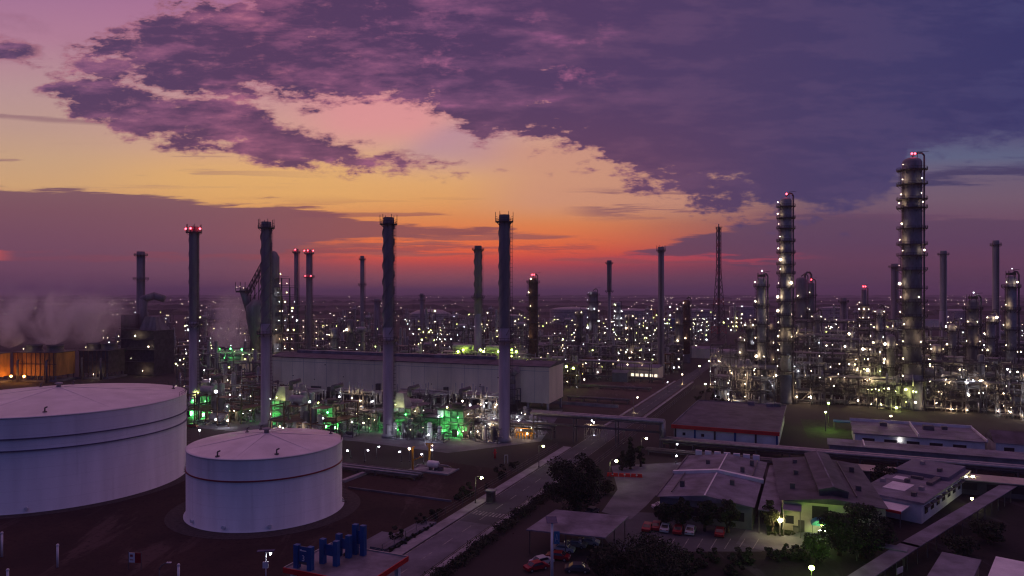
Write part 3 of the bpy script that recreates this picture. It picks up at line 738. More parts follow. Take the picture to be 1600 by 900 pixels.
# ================================================================ COLUMNS (distillation towers)
def column_tower(label, p, H, r, plats, lit=2, seed=0, reds=0, m=None, goose=True, crown=False, lk='warm', skirt=None, name='distillation_tower'):
    r_ = random.Random(seed)
    t = thing(name, label, 'distillation tower', (p[0], p[1], 0), 0, 'distillation columns of the plant')
    m = m or M_vessel
    sk = skirt or r * 1.06; s1 = H * .14
    b = MB(); b.lathe([(sk * 1.15, 0), (sk, 1.0), (sk, s1)], 24); b.build('skirt', M_conc_d if not skirt else m, t)
    s = MB(); s.lathe([(r, s1 + .003), (r, H * .55), (r * 1.03, H * .56), (r * 1.03, H - r * .5), (r * .85, H - r * .18), (r * .45, H), (.01, H + .03)], 28); s.build('shell', m, t)
    face = -math.pi / 2
    for i, z in enumerate(plats):
        full = (i % 3 == 0) or crown and i == len(plats) - 1
        a0 = face - 2.4 + r_.uniform(-.3, .3); a1 = a0 + (2 * math.pi if full else r_.uniform(3.4, 4.4))
        platform(t, r * 1.05, z, 1.5 if r < 3 else 1.9, a0, a1)
        for k in range(lit if r_.random() < .45 else 1):
            a = face + ((k - (lit - 1) / 2) * 1.5 + r_.uniform(-.35, .35)) - .6; q = r * 1.05 + (1.2 if r < 3 else 1.5)
            lamp(lk + '_f' if r_.random() < .5 else lk, t, (math.cos(a) * q, math.sin(a) * q, z + 2.1))
    if plats:
        for z0, z1, a in zip([1] + plats[:-1], plats, [2.9, 3.3] * 30): ladder_mb(r * 1.05, z0, z1 + 1.2, a, .3).build('ladder', M_steel_d, t)
    for k in range(2):
        a = face + .95 + k * 1.4; q = r + .75; pr = MB(); x, y = math.cos(a) * q, math.sin(a) * q; zt = H + .6 - k * H * .25
        pr.tube((x, y, 1.0), (x, y, zt), .34 if k == 0 else .22, 10)
        if k == 0 and goose:
            pts = [Vector((x, y, zt))] + [Vector((x * (1 - q_), y * (1 - q_), zt + 1.3 * math.sin(math.pi * (.15 + .85 * q_)))) for q_ in (.2, .5, .8, 1.0)]
            pr.path(pts, .34, 10)
        else: pr.tube((x, y, zt), (x * .6, y * .6, zt), .22, 8)
        pr.build('riser_pipe', M_pipe_d, t)
    for k in range(reds): lamp('red', t, ((k - (reds - 1) / 2) * 1.3, -r * .3, H + 1.6))
    if crown:
        pp = MB()
        for k in range(5):
            a = 1.2 * k; pp.beam((math.cos(a) * r, math.sin(a) * r, H - 2), (math.cos(a) * r, math.sin(a) * r, H + 2.2), .14)
        pp.box((0, 0, H + .9), (2.6, 2.0, 1.0)); pp.build('top_davit', M_steel_d, t)
        lamp('cool', t, (0, -.5, H + 3.0))
    dv = MB(); dv.beam((r * .6, 0, H - .5), (r * .6, 0, H + 2.6), .16); dv.beam((r * .6, 0, H + 2.6), (r * 1.9, 0, H + 2.8), .14); dv.build('davit', M_steel_d, t)
    return t
column_tower('widest and highest lit column with twin red lights and ring decks', at(1425, 289), 103.2, 3.6, [12, 19, 26, 33, 38, 44, 49.5, 57, 63, 67.5, 74, 82.5, 86, 92, 98], 2, 1, 2, M_shell, True, False, 'warm', 3.9)
column_tower('high slim column banded with many lit decks', at(1228, 305), 89.0, 2.3, [14, 21, 27, 33, 38, 44, 50, 56, 60, 65, 70, 75.5, 80, 85], 2, 2, 1, M_vessel)
column_tower('column with a lit crown deck, left of the high slim one', at(1190, 310), 54.5, 1.9, [10, 18, 26, 34, 42, 50.5], 2, 3, 0, M_vessel, True, True)
column_tower('dark double column joined by a looped top pipe', at(1252, 420), 57, 3.0, [20, 32, 44], 1, 4, 0, M_stack_d)
column_tower('narrow red-lit column beside the looped pipe', at(1267, 418), 54, 1.9, [22, 36, 46], 1, 5, 1, M_stack_d)
column_tower('right-hand column with lit crown at the right edge', at(1580, 281), 54.5, 1.75, [9, 17, 25, 33, 41, 50], 2, 6, 0, M_vessel, True, True)
column_tower('mid-height column left of the right-edge column', at(1520, 290), 45, 2.1, [10, 18, 26, 34, 41], 2, 7, 0, M_stack_d, True, True)
column_tower('slim lit mast-like column with red top before the far plain', at(1350, 420), 50, 1.3, [14, 20, 26, 31, 36, 40], 3, 8, 2, M_stack_d, False)
column_tower('rusty red-lit column between the ribbed chimney and the plain', at(833, 420), 57, 2.5, [20, 30, 38, 46, 54], 1, 9, 2, M_rust)
column_tower('dark column with lights down one side, centre right', at(927, 560), 49, 3.2, [18, 26, 33, 40, 46], 2, 10, 0, M_stack_d, True, False, 'cool')
column_tower('short bright column wrapped in white lights', at(966, 600), 40, 2.2, [12, 18, 24, 30, 36], 3, 11, 0, M_vessel, False, False, 'cool')
column_tower('plain dark column right of the slim chimney', at(1073, 480), 43, 2.3, [15, 28, 39], 1, 12, 0, M_rust)
column_tower('low pale column behind the long hall, left part', at(523, 400), 28, 2.2, [12, 22], 1, 13, 0, M_vessel)
column_tower('low dark column behind the long hall, right of the pale one', at(548, 420), 32, 2.1, [12, 24], 1, 14, 0, M_stack_d)
column_tower('short column in the block left of the lattice flare', at(1060, 470), 39, 2.0, [14, 26, 35], 1, 15, 0, M_stack_d)
column_tower('short column between the crown-decked one and the pipe racks', at(1158, 330), 27, 1.5, [10, 18, 25], 1, 16, 0, M_vessel)
column_tower('pale squat column in front of the widest one', at(1392, 300), 30, 1.6, [8, 16, 24], 2, 17, 0, M_vessel)
column_tower('pale squat column right of the widest one', at(1463, 300), 26, 1.7, [8, 15, 22], 2, 18, 0, M_vessel)
for px, d, H, r, k, lab in ((1207, 322, 34, 1.3, 4, 'thin dark column behind the crown-decked one'), (1276, 335, 38, 1.5, 4, 'thin column right of the looped pipe, half its height'), (1332, 318, 30, 1.2, 4, 'thin column above the level-pipe structure'), (1374, 330, 40, 1.4, 5, 'thin lit column left of the widest one'),
                         (1488, 310, 34, 1.5, 4, 'thin pale column in the block right of the widest one'), (1548, 305, 38, 1.6, 5, 'thin column just left of the edge chimney'), (1172, 345, 33, 1.4, 4, 'thin column left behind the crown-decked one'), (905, 470, 36, 1.7, 4, 'thin column beyond the hall right end'), (985, 450, 34, 1.5, 4, 'thin column between the bright column and the blue-tank chimney')):
    column_tower(lab, at(px, d), H, r, [H * (i + 1) / (k + .4) for i in range(k)], 2, px, 0, (M_vessel, M_stack_d, M_steel)[px % 3], px % 2 == 0)
# looped pipe is part of the double column: build it there
lp = MB(); dc = col.objects['distillation_tower.003']
lp.path([Vector((2.2, 0, 50)), Vector((2.2, 0, 58.5)), Vector((3.4, 0, 60)), Vector((5.0, 0, 60)), Vector((6.0, 0, 58.5)), Vector((6.0, 0, 20))], .6, 10); lp.build('loop_pipe', M_pipe_d, dc)

# lattice flare tower
def lattice(label, p, H, w0, w1, m, name='flare_tower', reds=1, riser=True):
    t = thing(name, label, 'flare tower', (p[0], p[1], 0), R(20))
    mb = MB(); n = 16; red = MB()
    def wd(z): return w0 + (w1 - w0) * min(1, z / (H * .62))
    for i in range(n):
        z0, z1 = H * i / n, H * (i + 1) / n; a, b = wd(z0) / 2, wd(z1) / 2
        q = red if i % 4 in (1,) else mb
        for sx, sy in ((1, 1), (1, -1), (-1, -1), (-1, 1)):
            q.beam((sx * a, sy * a, z0), (sx * b, sy * b, z1), .45)
        cs = [(1, 1), (1, -1), (-1, -1), (-1, 1)]
        for k in range(4):
            c, d = cs[k], cs[(k + 1) % 4]
            q.beam((c[0] * a, c[1] * a, z0), (d[0] * b, d[1] * b, z1), .24); q.beam((d[0] * a, d[1] * a, z0), (c[0] * b, c[1] * b, z1), .24)
            q.beam((c[0] * b, c[1] * b, z1), (d[0] * b, d[1] * b, z1), .26)
    mb.build('lattice', m, t); red.build('lattice_red_band', M_bandr, t)
    if riser:
        r_ = MB(); r_.tube((0, 0, 0), (0, 0, H + 3), .55, 10); r_.tube((1.2, 0, 0), (1.2, 0, H), .3, 8); r_.build('flare_riser', M_pipe_d, t)
    for z in (H * .62, H - 1):
        pf = MB(); w = wd(z) + 2.2; pf.bb(-w / 2, -w / 2, z, w / 2, w / 2, z + .25)
        for sx in (-1, 1):
            pf.beam((sx * w / 2, -w / 2, z + 1.2), (sx * w / 2, w / 2, z + 1.2), .14); pf.beam((-w / 2, sx * w / 2, z + 1.2), (w / 2, sx * w / 2, z + 1.2), .14)
        pf.build('platform', M_steel_d, t)
    for k in range(reds): lamp('red', t, (0, -w1 / 2 - .5, H * .62 + 2 if k else H + 1))
    return t
lattice('tall slender lattice flare tower with red bands', at(1123, 700), 113, 11, 3.2, M_steel_d, reds=0)
# ================================================================ LONG WHITE HALL
def hall():
    c = at(858, 276); an = R(20); ux = Vector((-math.cos(an), math.sin(an), 0)); uy = Vector((math.sin(an), math.cos(an), 0))
    # local frame: +x to the right end, +y back; origin at left front
    L, D = 133.0, 20.0
    o = c + ux * L
    t = thing('long_hall', 'long windowless pale hall raised on columns behind four chimneys', 'industrial hall', (o.x, o.y, 0), -an)
    w = MB(); w.bb(0, 0, 4.4, L, D, 18.6); w.build('wall', M_clad, t)
    rf = MB(); rf.bb(-.5, -.5, 18.603, L + .5, D + .5, 18.95)
    rf.v += [(-.5, -.5, 18.95), (L + .5, -.5, 18.95), (L + .5, D + .5, 18.95), (-.5, D + .5, 18.95), (-.5, D / 2, 20.2), (L + .5, D / 2, 20.2)]
    b = len(rf.v) - 6
    for q in ((0, 1, 5, 4), (2, 3, 4, 5), (1, 2, 5), (3, 0, 4)): rf.face([b + i for i in q])
    rf.build('roof', M_roofg, t)
    rv = MB(); rv.bb(8, D / 2 - 1.2, 20.05, L - 26, D / 2 + 1.2, 21.3); rv.build('ridge_vent', M_roofp, t)
    sm = MB(); k = 6.05
    while k < L - 1: sm.bb(k - .05, -.06, 4.5, k + .05, -.003, 18.5); k += 6.05
    sm.bb(0, -.14, 16.9, L, -.003, 17.05); sm.build('cladding_seam', M_stack, t)
    k = 1.0
    while k <= L:
        for y in (1.0, D - 1): co = MB(); co.bb(k - .4, y - .4, 0, k + .4, y + .4, 4.397); co.build('support_column', M_conc, t)
        k += 8.2
    bs = MB(); bs.bb(3, 4, 0, L - 14, D - 2, 4.39); bs.build('recessed_base', M_steel_d, t)
    r = random.Random(5)
    for k in range(9):
        v = MB(); x = 6 + k * 14 + r.uniform(-3, 3); v.bb(x, -.9, 4.2, x + r.uniform(2, 6), -.005, 5.2 + r.random() * 1.3); v.build('louvre', M_steel_d, t)
    for k in range(10):
        v = MB(); x = 5 + r.random() * (L - 20); z = 8 + 8 * r.random(); v.bb(x, -.12, z, x + .5, -.004, z + .4); v.build('vent_hole', M_black, t)
    for x in (56, 88):
        v = MB(); v.bb(x, -1.6, 4.0, x + 1.6, -.01, 9.0); v.build('exhaust_duct', M_steel_d, t)
    # curved exhaust duct in front of the right end
    d = MB(); d.path([Vector((118.5, -3, 4)), Vector((118.5, -3, 12)), Vector((118.5, -3, 15.5)), Vector((119.6, -3, 17.0)), Vector((121.2, -3, 17.6))], 1.5, 14)
    d.build('bent_exhaust_duct', M_stack_d, t)
    fr = MB()
    for x in (115.5, 121.5):
        for y in (-5, -1): fr.beam((x, y, 0), (x, y, 10), .3)
    for z in (4, 7, 10):
        fr.beam((115.5, -5, z), (121.5, -5, z), .25); fr.beam((115.5, -1, z), (121.5, -1, z), .25)
    fr.build('duct_frame', M_steel_d, t)
hall()

# ================================================================ PROCESS UNITS
PROTO = []
def make_unit(seed, W, L, lev, lh, nlamp, vess=3, pipes=10, tall=0, lk=('warm', 'warm', 'cool', 'warm_s', 'cool_s')):
    r = random.Random(seed)
    t = thing('process_unit', None, None)
    H = lev * lh
    nx, ny = max(1, round(W / 5.5)), max(1, round(L / 6))
    xs = [-W / 2 + W * i / nx for i in range(nx + 1)]; ys = [-L / 2 + L * i / ny for i in range(ny + 1)]
    fr = MB(); hts = {}
    for i, x in enumerate(xs):
        for j, y in enumerate(ys):
            k = max(1, lev - (r.random() < .45) * r.randint(1, max(1, lev - 1))); hts[i, j] = k
            fr.beam((x, y, 0), (x, y, k * lh + .3), .36)
    for k in range(1, lev + 1):
        z = k * lh
        for i, x in enumerate(xs):
            for j, y in enumerate(ys):
                if hts[i, j] < k: continue
                if i < nx and hts[i + 1, j] >= k: fr.beam((x, y, z), (xs[i + 1], y, z), .28, .36)
                if j < ny and hts[i, j + 1] >= k: fr.beam((x, y, z), (x, ys[j + 1], z), .28, .36)
                if i < nx and j < ny and hts[i + 1, j + 1] >= k and r.random() < .55:
                    fr.bb(x + .2, y + .2, z + .19, xs[i + 1] - .2, ys[j + 1] - .2, z + .27)
                if i < nx and hts[i + 1, j] >= k and r.random() < .6:
                    for dz in (.7, 1.25): fr.beam((x, y - .1, z + dz), (xs[i + 1], y - .1, z + dz), .09)
                if i < nx and hts[i + 1, j] >= k and r.random() < .22: fr.beam((x, y, z - lh), (xs[i + 1], y, z), .22)
    fr.build('frame', M_steel if seed % 3 else M_rust, t)
    pp = MB(); pd = MB()
    for q in range(pipes):
        m = pp if r.random() < .55 else pd; rad = r.choice((.14, .18, .24, .34, .45))
        z = r.randint(0, lev) * lh + rad + .6; y = r.uniform(-L / 2, L / 2); x0, x1 = sorted((r.uniform(-W / 2 - 2, W / 2 + 2), r.uniform(-W / 2 - 2, W / 2 + 2)))
        if r.random() < .55:
            pts = [Vector((x0, y, z)), Vector((x1, y, z)), Vector((x1, y, z + r.choice((-1, 1)) * min(z - .3, lh * r.uniform(.4, 1.2))))]
            m.path(pts, rad, 7)
        elif r.random() < .5:
            x = r.choice(xs) + r.uniform(.5, 1.5); y0, y1 = -L / 2 - 2, L / 2 + 2; m.path([Vector((x, y0, z)), Vector((x, y1, z)), Vector((x, y1, 0.3))], rad, 7)
        else:
            x = r.uniform(-W / 2, W / 2); m.path([Vector((x, y, 0.2)), Vector((x, y, H * r.uniform(.5, 1.05))), Vector((x + r.uniform(-3, 3), y, H * r.uniform(.5, 1.05) + .01))], rad, 7)
    pp.build('clad_pipework', M_pipe, t); pd.build('dull_pipework', M_pipe_d, t)
    for q in range(vess):
        v = MB(); x, y = r.uniform(-W / 2.6, W / 2.6), r.uniform(-L / 2.6, L / 2.6); k = r.randint(0, lev)
        if r.random() < .55:
            rad = r.uniform(.8, 1.6); ln = r.uniform(4, 8); z = k * lh + rad + .7
            v.drum((x - ln / 2, y, z), (x + ln / 2, y, z), rad, 14)
            for s in (-.3, .3): v.bb(x + s * ln - .25, y - rad * .8, k * lh + .28, x + s * ln + .25, y + rad * .8, z - rad * .5)
        else:
            rad = r.uniform(.8, 1.5); hh = r.uniform(5, 10); z = (k * lh if k < lev else 0) + .9
            v.drum((x, y, z), (x, y, z + hh), rad, 14); v.tube((x, y, z - .9), (x, y, z), rad * .8, 12)
        v.build('vessel', M_vessel if r.random() < .6 else M_steel, t)
    for q in range(tall):
        v = MB(); x, y = r.uniform(-W / 2.6, W / 2.6), r.uniform(-L / 2.6, L / 2.6); hh = H * r.uniform(1.15, 1.5); rad = r.uniform(.8, 1.3)
        v.tube((x, y, 0), (x, y, .9), rad * .9, 14); v.drum((x, y, .9), (x, y, hh), rad, 14)
        v.ring(rad + .01, rad + 1.2, hh * .75, .18, 16, 0, 6.283185, (x, y)); v.build('vessel', M_vessel, t)
    for q in range(nlamp):
        i, j = r.randint(0, nx), r.choice((0, 0, r.randint(0, ny))); k = r.randint(0, hts[i, j])
        z = k * lh + 2.4; lamp(r.choice(lk), t, (xs[i] + r.uniform(-.2, .2), ys[j] - .55, z))
    return t, W, L, H
specs = [(11, 18, 14, 3, 5, 13, 3, 14, 1), (12, 26, 12, 2, 5.5, 14, 4, 18, 1), (13, 14, 14, 5, 5, 17, 3, 14, 1), (14, 34, 10, 3, 4.5, 17, 3, 22, 0),
         (15, 22, 18, 2, 5, 11, 5, 18, 2), (16, 16, 12, 4, 4.5, 14, 3, 14, 0), (17, 30, 14, 1, 6, 11, 6, 22, 1), (18, 12, 10, 6, 4.8, 18, 2, 12, 1),
         (19, 40, 9, 2, 5, 17, 2, 26, 0), (20, 20, 16, 3, 5.5, 13, 4, 16, 2)]
for s in specs: PROTO.append(make_unit(*s))
for k, (t, W, L, H) in enumerate(PROTO): pass
TREES = None
USED = set()
COLS = {'warm': ['warm', 'warm_s', 'dim', 'cool', 'warm_f'], 'cool': ['cool', 'cool_s', 'warm', 'cool_f', 'dim'], 'yel': ['yel', 'warm', 'yel', 'dim'], 'mix': ['warm', 'cool', 'yel', 'warm_s', 'cool_s', 'dim'], 'grn': ['grn', 'warm', 'yel'], 'far': ['warm_f', 'cool_f', 'warm', 'yel_f', 'cool']}
UNITS = []
UBASE = {0: 'three-deck steel frame with drums and pipes', 1: 'wide two-deck steel process frame with pipes', 2: 'tall five-deck process frame', 3: 'long three-deck pipe structure',
         4: 'two-deck process frame with large drums', 5: 'four-deck steel process frame', 6: 'low exchanger bank with drums', 7: 'slim six-deck process frame',
         8: 'very long two-deck pipe structure', 9: 'three-deck process frame with upright vessels'}
def place_unit(k, p, rz, colr='mix', seed=0, keep=1.0, sc_=1.0):
    t = PROTO[k][0]; r = random.Random(seed)
    if k not in USED:
        USED.add(k); o = t
    else:
        o = copy_tree(t, PT[k])
    o.location = (p[0], p[1], 0); o.rotation_euler.z = rz; o.scale = (sc_, sc_, sc_)
    o['category'] = 'process unit'; o['group'] = 'lit process units across the plant'
    REG.append(o); UNITS.append((o, k))
    return o
bpy.context.view_layer.update()
PT = {k: tree_of(PROTO[k][0]) for k in range(len(PROTO))}
PLACED = []
def relamp(o, colr, seed, keep):
    r = random.Random(seed)
    for c in list(o.children):
        if c.name.split('.')[0] == 'lamp':
            if r.random() > keep: bpy.data.objects.remove(c)
            else: c.data = LM[r.choice(COLS[colr])]
ulist = []
ru = random.Random(42)
def free(p, W, L):
    for q, w, l in PLACED:
        if abs(p[0] - q[0]) < (W + w) / 2 + 1 and abs(p[1] - q[1]) < (L + l) / 2 + 1: return False
    return True
def fill(d0, d1, px0, px1, protos, colr, keep, step=1.0, n=400, limit=99, avoid=None):
    cnt = 0
    for _ in range(n):
        if cnt >= limit: break
        d = math.sqrt(ru.uniform(d0 * d0, d1 * d1)); px = ru.uniform(px0, px1); p = at(px, d)
        k = ru.choice(protos); W, L, H = PROTO[k][1:]
        a, b = toab(p)
        if abs(a) < W / 2 + 9: continue
        if avoid and avoid(p, W, L): continue
        if not free((a, b), W, L): continue
        PLACED.append(((a, b), W, L)); cnt += 1
        ulist.append((k, p, colr, keep))
def block(p, w, l):
    a, b = toab(p); PLACED.append(((a, b), w, l))
for px, d, w in ((220, 430, 8), (303, 273, 8), (416, 254, 8), (607, 233.6, 8), (788, 226.6, 8), (463, 420, 6), (483, 420, 6), (566, 480, 6), (747, 380, 7), (952, 560, 8), (1033, 410, 7),
                 (1398, 480, 8), (1425, 289, 13), (1474, 430, 8), (1556, 350, 8), (1228, 305, 10), (1190, 310, 9), (1252, 420, 10), (1267, 418, 8), (1580, 281, 8), (1520, 290, 9), (1350, 420, 8), (833, 420, 9),
                 (927, 560, 10), (966, 600, 9), (1073, 480, 8), (1060, 470, 8), (523, 400, 7), (548, 420, 7), (1318, 400, 6), (1158, 330, 7), (1392, 300, 7), (1463, 300, 7), (1123, 700, 16)):
    block(at(px, d), w, w)
# hall, warehouse, coker, tanks and lots stay free
for s in range(13):
    q = at(858, 276) + Vector((-math.cos(R(20)), math.sin(R(20)), 0)) * (5 + s * 10) + Vector((math.sin(R(20)), math.cos(R(20)), 0)) * 10; block(q, 13, 26)
block(at(1140, 245), 40, 62); block(at(415, 400), 52, 50); block(at(100, 400), 150, 40)
# ================================================================ FAR TANKS AND SHEDS
def far_tank(label, px, base, w, top, m=None, dome=False):
    d = CAM_H * F / (base - HZ); r = w * d / F / 2; h = max(4, hz(top, d))
    p = at(px, d + r); block(p, 2 * r + 3, 2 * r + 3)
    t = thing('storage_tank', label, 'storage tank', p, 0, 'far storage tanks')
    s = MB(); s.lathe([(r, 0), (r, h)], 40, cap=False); s.build('shell', m or M_vessel, t)
    q = MB(); q.lathe([(r * 1.01, h - .1), (r * 1.01, h + .1), (r * .6, h + r * (.17 if dome else .08)), (.01, h + r * (.24 if dome else .12))], 40); q.build('roof', M_vessel if m is None else m, t)
    k = MB(); k.ring(r + .01, r + .5, h * .8, .4, 40); k.build('wind_girder', M_steel_d, t)
    return t
far_tank('wide pale domed storage tank between the mid-way and ribbed chimneys', 672, 512, 66, 491, None, True)
far_tank('wide low pale storage tank right of the rusty column', 893, 508, 70, 484)
far_tank('pale storage tank left of the rusty column', 792, 512, 46, 494)
far_tank('pale low tank left of the slim dark chimney', 990, 509, 60, 486)
far_tank('small orange-lit storage tank beside the slim dark chimney', 1017, 503, 16, 484, M_orange)  # its orange light is carried by the shell colour; no lamp stands here
far_tank('blue storage tank right of the slim dark chimney', 1047, 519, 28, 499, M_blue)
far_tank('large low far tank left of the lattice flare', 1092, 503, 46, 485)
far_tank('pale upright tank at the foot of the crown-decked column', 1136, 580, 32, 549)
far_tank('far white tank right of the lattice flare', 1160, 497, 40, 480)
far_tank('low far tank under the twin columns', 1300, 500, 46, 482)
far_tank('low far tank behind the right-hand pipe racks', 1500, 503, 50, 486)
far_tank('far dim tank left of the reactor', 340, 500, 40, 484)

def shed(label, p, w, l, h, rz, mw, mr, ridge=1.2, lit=None, nwin=0, cat='shed', name='shed', group='far sheds of the plant', winz=1.4):
    t = thing(name, label, cat, (p[0], p[1], 0), rz, group)
    a = MB(); a.bb(-w / 2, -l / 2, 0, w / 2, l / 2, h); a.build('wall', mw, t)
    b = MB(); e = .4
    v = [(-w / 2 - e, -l / 2 - e, h + .003), (w / 2 + e, -l / 2 - e, h + .003), (w / 2 + e, l / 2 + e, h + .003), (-w / 2 - e, l / 2 + e, h + .003)]
    if ridge > 0:
        b.v = v + [(-w / 2 - e, 0, h + ridge), (w / 2 + e, 0, h + ridge)]
        for q in ((0, 1, 5, 4), (2, 3, 4, 5), (1, 2, 5), (3, 0, 4), (3, 2, 1, 0)): b.face(list(q))
    else: b.bb(-w / 2 - e, -l / 2 - e, h + .003, w / 2 + e, l / 2 + e, h + .3)
    b.build('roof', mr, t)
    for i in range(nwin):
        x = -w / 2 + w * (i + .5) / nwin
        q = MB(); q.bb(x - w / nwin * .3, -l / 2 - .08, winz, x + w / nwin * .3, -l / 2 - .004, min(h - .4, winz + 1.5)); q.build('window', lit or M_glass, t)
    return t
L_win = emit('lit_window', (1.0, 0.86, 0.62), 1.6)
def shed_px(label, px, base, wpx, hm, lm, rz=-GA, **k):
    d = CAM_H * F / (base - HZ); w = wpx * d / F; p = at(px, d + lm / 2); block(p, w + 2, lm + 2)
    return shed(label, p, w, lm, hm, rz, k.pop('mw', M_clad), k.pop('mr', M_roofg), **k)
shed_px('low shed with a row of lit windows by the brown lot', 1000, 592, 66, 6.5, 14, mr=M_roofb, lit=L_win, nwin=9)
shed_px('small blue-grey hut in front of the lit-window shed', 971, 597, 24, 5, 8, mr=M_roofb, mw=M_roofb)
shed_px('pale far shed left of the blue tank', 985, 540, 34, 8, 22, mr=M_roofp)
shed_px('pale shed left of the crown-decked column', 1100, 560, 40, 7, 20, mr=M_roofp)
shed_px('dim long shed beyond the brown lot', 915, 585, 44, 5, 12, mr=M_roofg)
shed_px('long dim shed far behind the ribbed chimney', 720, 530, 60, 10, 30, mr=M_roofp)
shed_px('grey block beside the strake-wound chimney', 372, 600, 30, 13, 14, ridge=0)
shed_px('pale low block right of the crown-decked column', 1210, 606, 34, 7, 12, ridge=0)
shed_px('far pale shed left of the lattice flare foot', 1070, 512, 40, 9, 40, mr=M_roofp)
shed_px('far pale warehouse behind the pipe racks, right', 1440, 512, 60, 10, 40, mr=M_roofp)

# ================================================================ COOLING TOWERS WITH STEAM
def cooling():
    for i, (px, d, w) in enumerate(((-36, 374, 26), (70, 386, 25), (160, 398, 17))):
        p = at(px, d); lab = ('orange-lit cooling tower bank at the left edge', 'cooling tower bank with orange-lit sheets beside the left edge', 'dark cooling tower bank left of the boiler house')[i]
        t = thing('cooling_tower', lab, 'cooling tower', p, R(-6), 'cooling towers under the steam')
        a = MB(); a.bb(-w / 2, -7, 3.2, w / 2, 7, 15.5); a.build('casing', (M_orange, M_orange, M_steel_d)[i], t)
        rb = MB(); k = -w / 2
        while k <= w / 2 + .01: rb.bb(k - .12, -7.25, 0, k + .12, -7.003, 15.6); k += 2.6
        rb.bb(-w / 2, -7.35, 9.3, w / 2, -7.003, 9.6); rb.build('ribs', M_rust, t)
        bs = MB(); bs.bb(-w / 2 - 1, -8, 0, w / 2 + 1, 8, 1.0)
        for k in range(8):
            for y in (-6.6, 6.6): bs.bb(-w / 2 + .3 + k * (w - 1) / 7 - .25, y - .25, 1.0, -w / 2 + .3 + k * (w - 1) / 7 + .25, y + .25, 3.2)
        bs.build('basin', M_conc_d, t)
        dk = MB(); dk.bb(-w / 2 - .6, -7.6, 15.503, w / 2 + .6, 7.6, 15.8)
        for y in (-7.5, 7.5): dk.beam((-w / 2, y, 16.8), (w / 2, y, 16.8), .12)
        dk.build('fan_deck', M_steel_d, t)
        for x in (-w / 4, w / 4):
            f = MB(); f.lathe([(4.6, 15.81), (3.9, 17.2), (4.0, 18.4), (4.5, 19.4), (4.3, 19.4), (3.7, 17.2), (3.7, 15.85)], 24, (x, 0, 0), cap=False); f.build('fan_stack', M_steel, t)
        for x in (-w / 3, w / 3): rp = MB(); rp.path([Vector((x, -9, 0)), Vector((x, -9, 11)), Vector((x - 1.2, -7.2, 11.3))], .6, 10); rp.build('riser_pipe', M_yellow if i < 1 else M_pipe_d, t)
        if i < 2:
            for x in ((-w / 2 + 4, w / 6) if i == 0 else (-w / 2 + 3, -2)): lamp('org', t, (x, -12.0, 3.4))
        else: lamp('warm', t, (2, -10, 3))
        lamp('warm', t, (-w / 4, -7.6, 17.6))
cooling()
def steam(label, p, h, r0, r1, lean, dens, seed):
    r = random.Random(seed); mb = MB(); n = 10; prof = []
    for i in range(n + 1):
        q = i / n; prof.append((r0 + (r1 - r0) * q ** .8 if 0 < i < n else .05, h * q))
    mb.lathe(prof, 18)
    mb.v = [(x + lean * (z / h) ** 1.4 * h, y, z) for x, y, z in mb.v]
    m = bpy.data.materials.new('steam'); m.use_nodes = True; nt = m.node_tree; nt.nodes.clear(); N = nt.nodes.new; Lk = nt.links.new
    o = N('ShaderNodeOutputMaterial'); v = N('ShaderNodeVolumePrincipled'); v.inputs['Color'].default_value = (.995, .985, .99, 1); v.inputs['Anisotropy'].default_value = .45
    tc = N('ShaderNodeTexCoord'); ns = N('ShaderNodeTexNoise'); ns.inputs['Scale'].default_value = .085; ns.inputs['Detail'].default_value = 4; ns.inputs['Roughness'].default_value = .6
    mp = N('ShaderNodeMapping'); mp.inputs['Location'].default_value = (seed * 7.3, 0, seed * 1.7); mp.inputs['Scale'].default_value = (1, 1, .7)
    Lk(tc.outputs['Object'], mp.inputs[0]); Lk(mp.outputs[0], ns.inputs['Vector'])
    a = N('ShaderNodeMapRange'); a.inputs[1].default_value = .40; a.inputs[2].default_value = .66; a.interpolation_type = 'SMOOTHSTEP'; Lk(ns.outputs['Fac'], a.inputs[0])
    # radial fall-off from the plume's (leaning) axis, and thinning with height
    sx = N('ShaderNodeSeparateXYZ'); Lk(tc.outputs['Object'], sx.inputs[0])
    def M(op, x, y):
        k = N('ShaderNodeMath'); k.operation = op
        for i, q in enumerate((x, y)):
            if hasattr(q, 'links'): Lk(q, k.inputs[i])
            elif q is not None: k.inputs[i].default_value = q
        return k.outputs[0]
    q = M('DIVIDE', sx.outputs[2], h); q = M('MAXIMUM', q, 0.0)
    ax = M('MULTIPLY', M('POWER', q, 1.4), lean * h); dx = M('SUBTRACT', sx.outputs[0], ax)
    rr = M('SQRT', M('ADD', M('MULTIPLY', dx, dx), M('MULTIPLY', sx.outputs[1], sx.outputs[1])), None)
    rad = M('ADD', M('MULTIPLY', M('POWER', q, .8), r1 - r0), r0)
    e = M('DIVIDE', rr, rad)
    f = N('ShaderNodeMapRange'); f.interpolation_type = 'SMOOTHSTEP'; f.inputs[1].default_value = 1.0; f.inputs[2].default_value = .15; Lk(e, f.inputs[0])
    f2 = N('ShaderNodeMapRange'); f2.interpolation_type = 'SMOOTHSTEP'; f2.inputs[1].default_value = 1.0; f2.inputs[2].default_value = .1; Lk(q, f2.inputs[0])
    dd = M('MULTIPLY', M('MULTIPLY', a.outputs[0], f.outputs[0]), M('MULTIPLY', f2.outputs[0], dens))
    Lk(dd, v.inputs['Density']); Lk(v.outputs[0], o.inputs['Volume'])
    ob = mb.build('steam', m, None, p)
    tag(ob, label, 'steam', 'steam plumes of the plant', 'stuff')
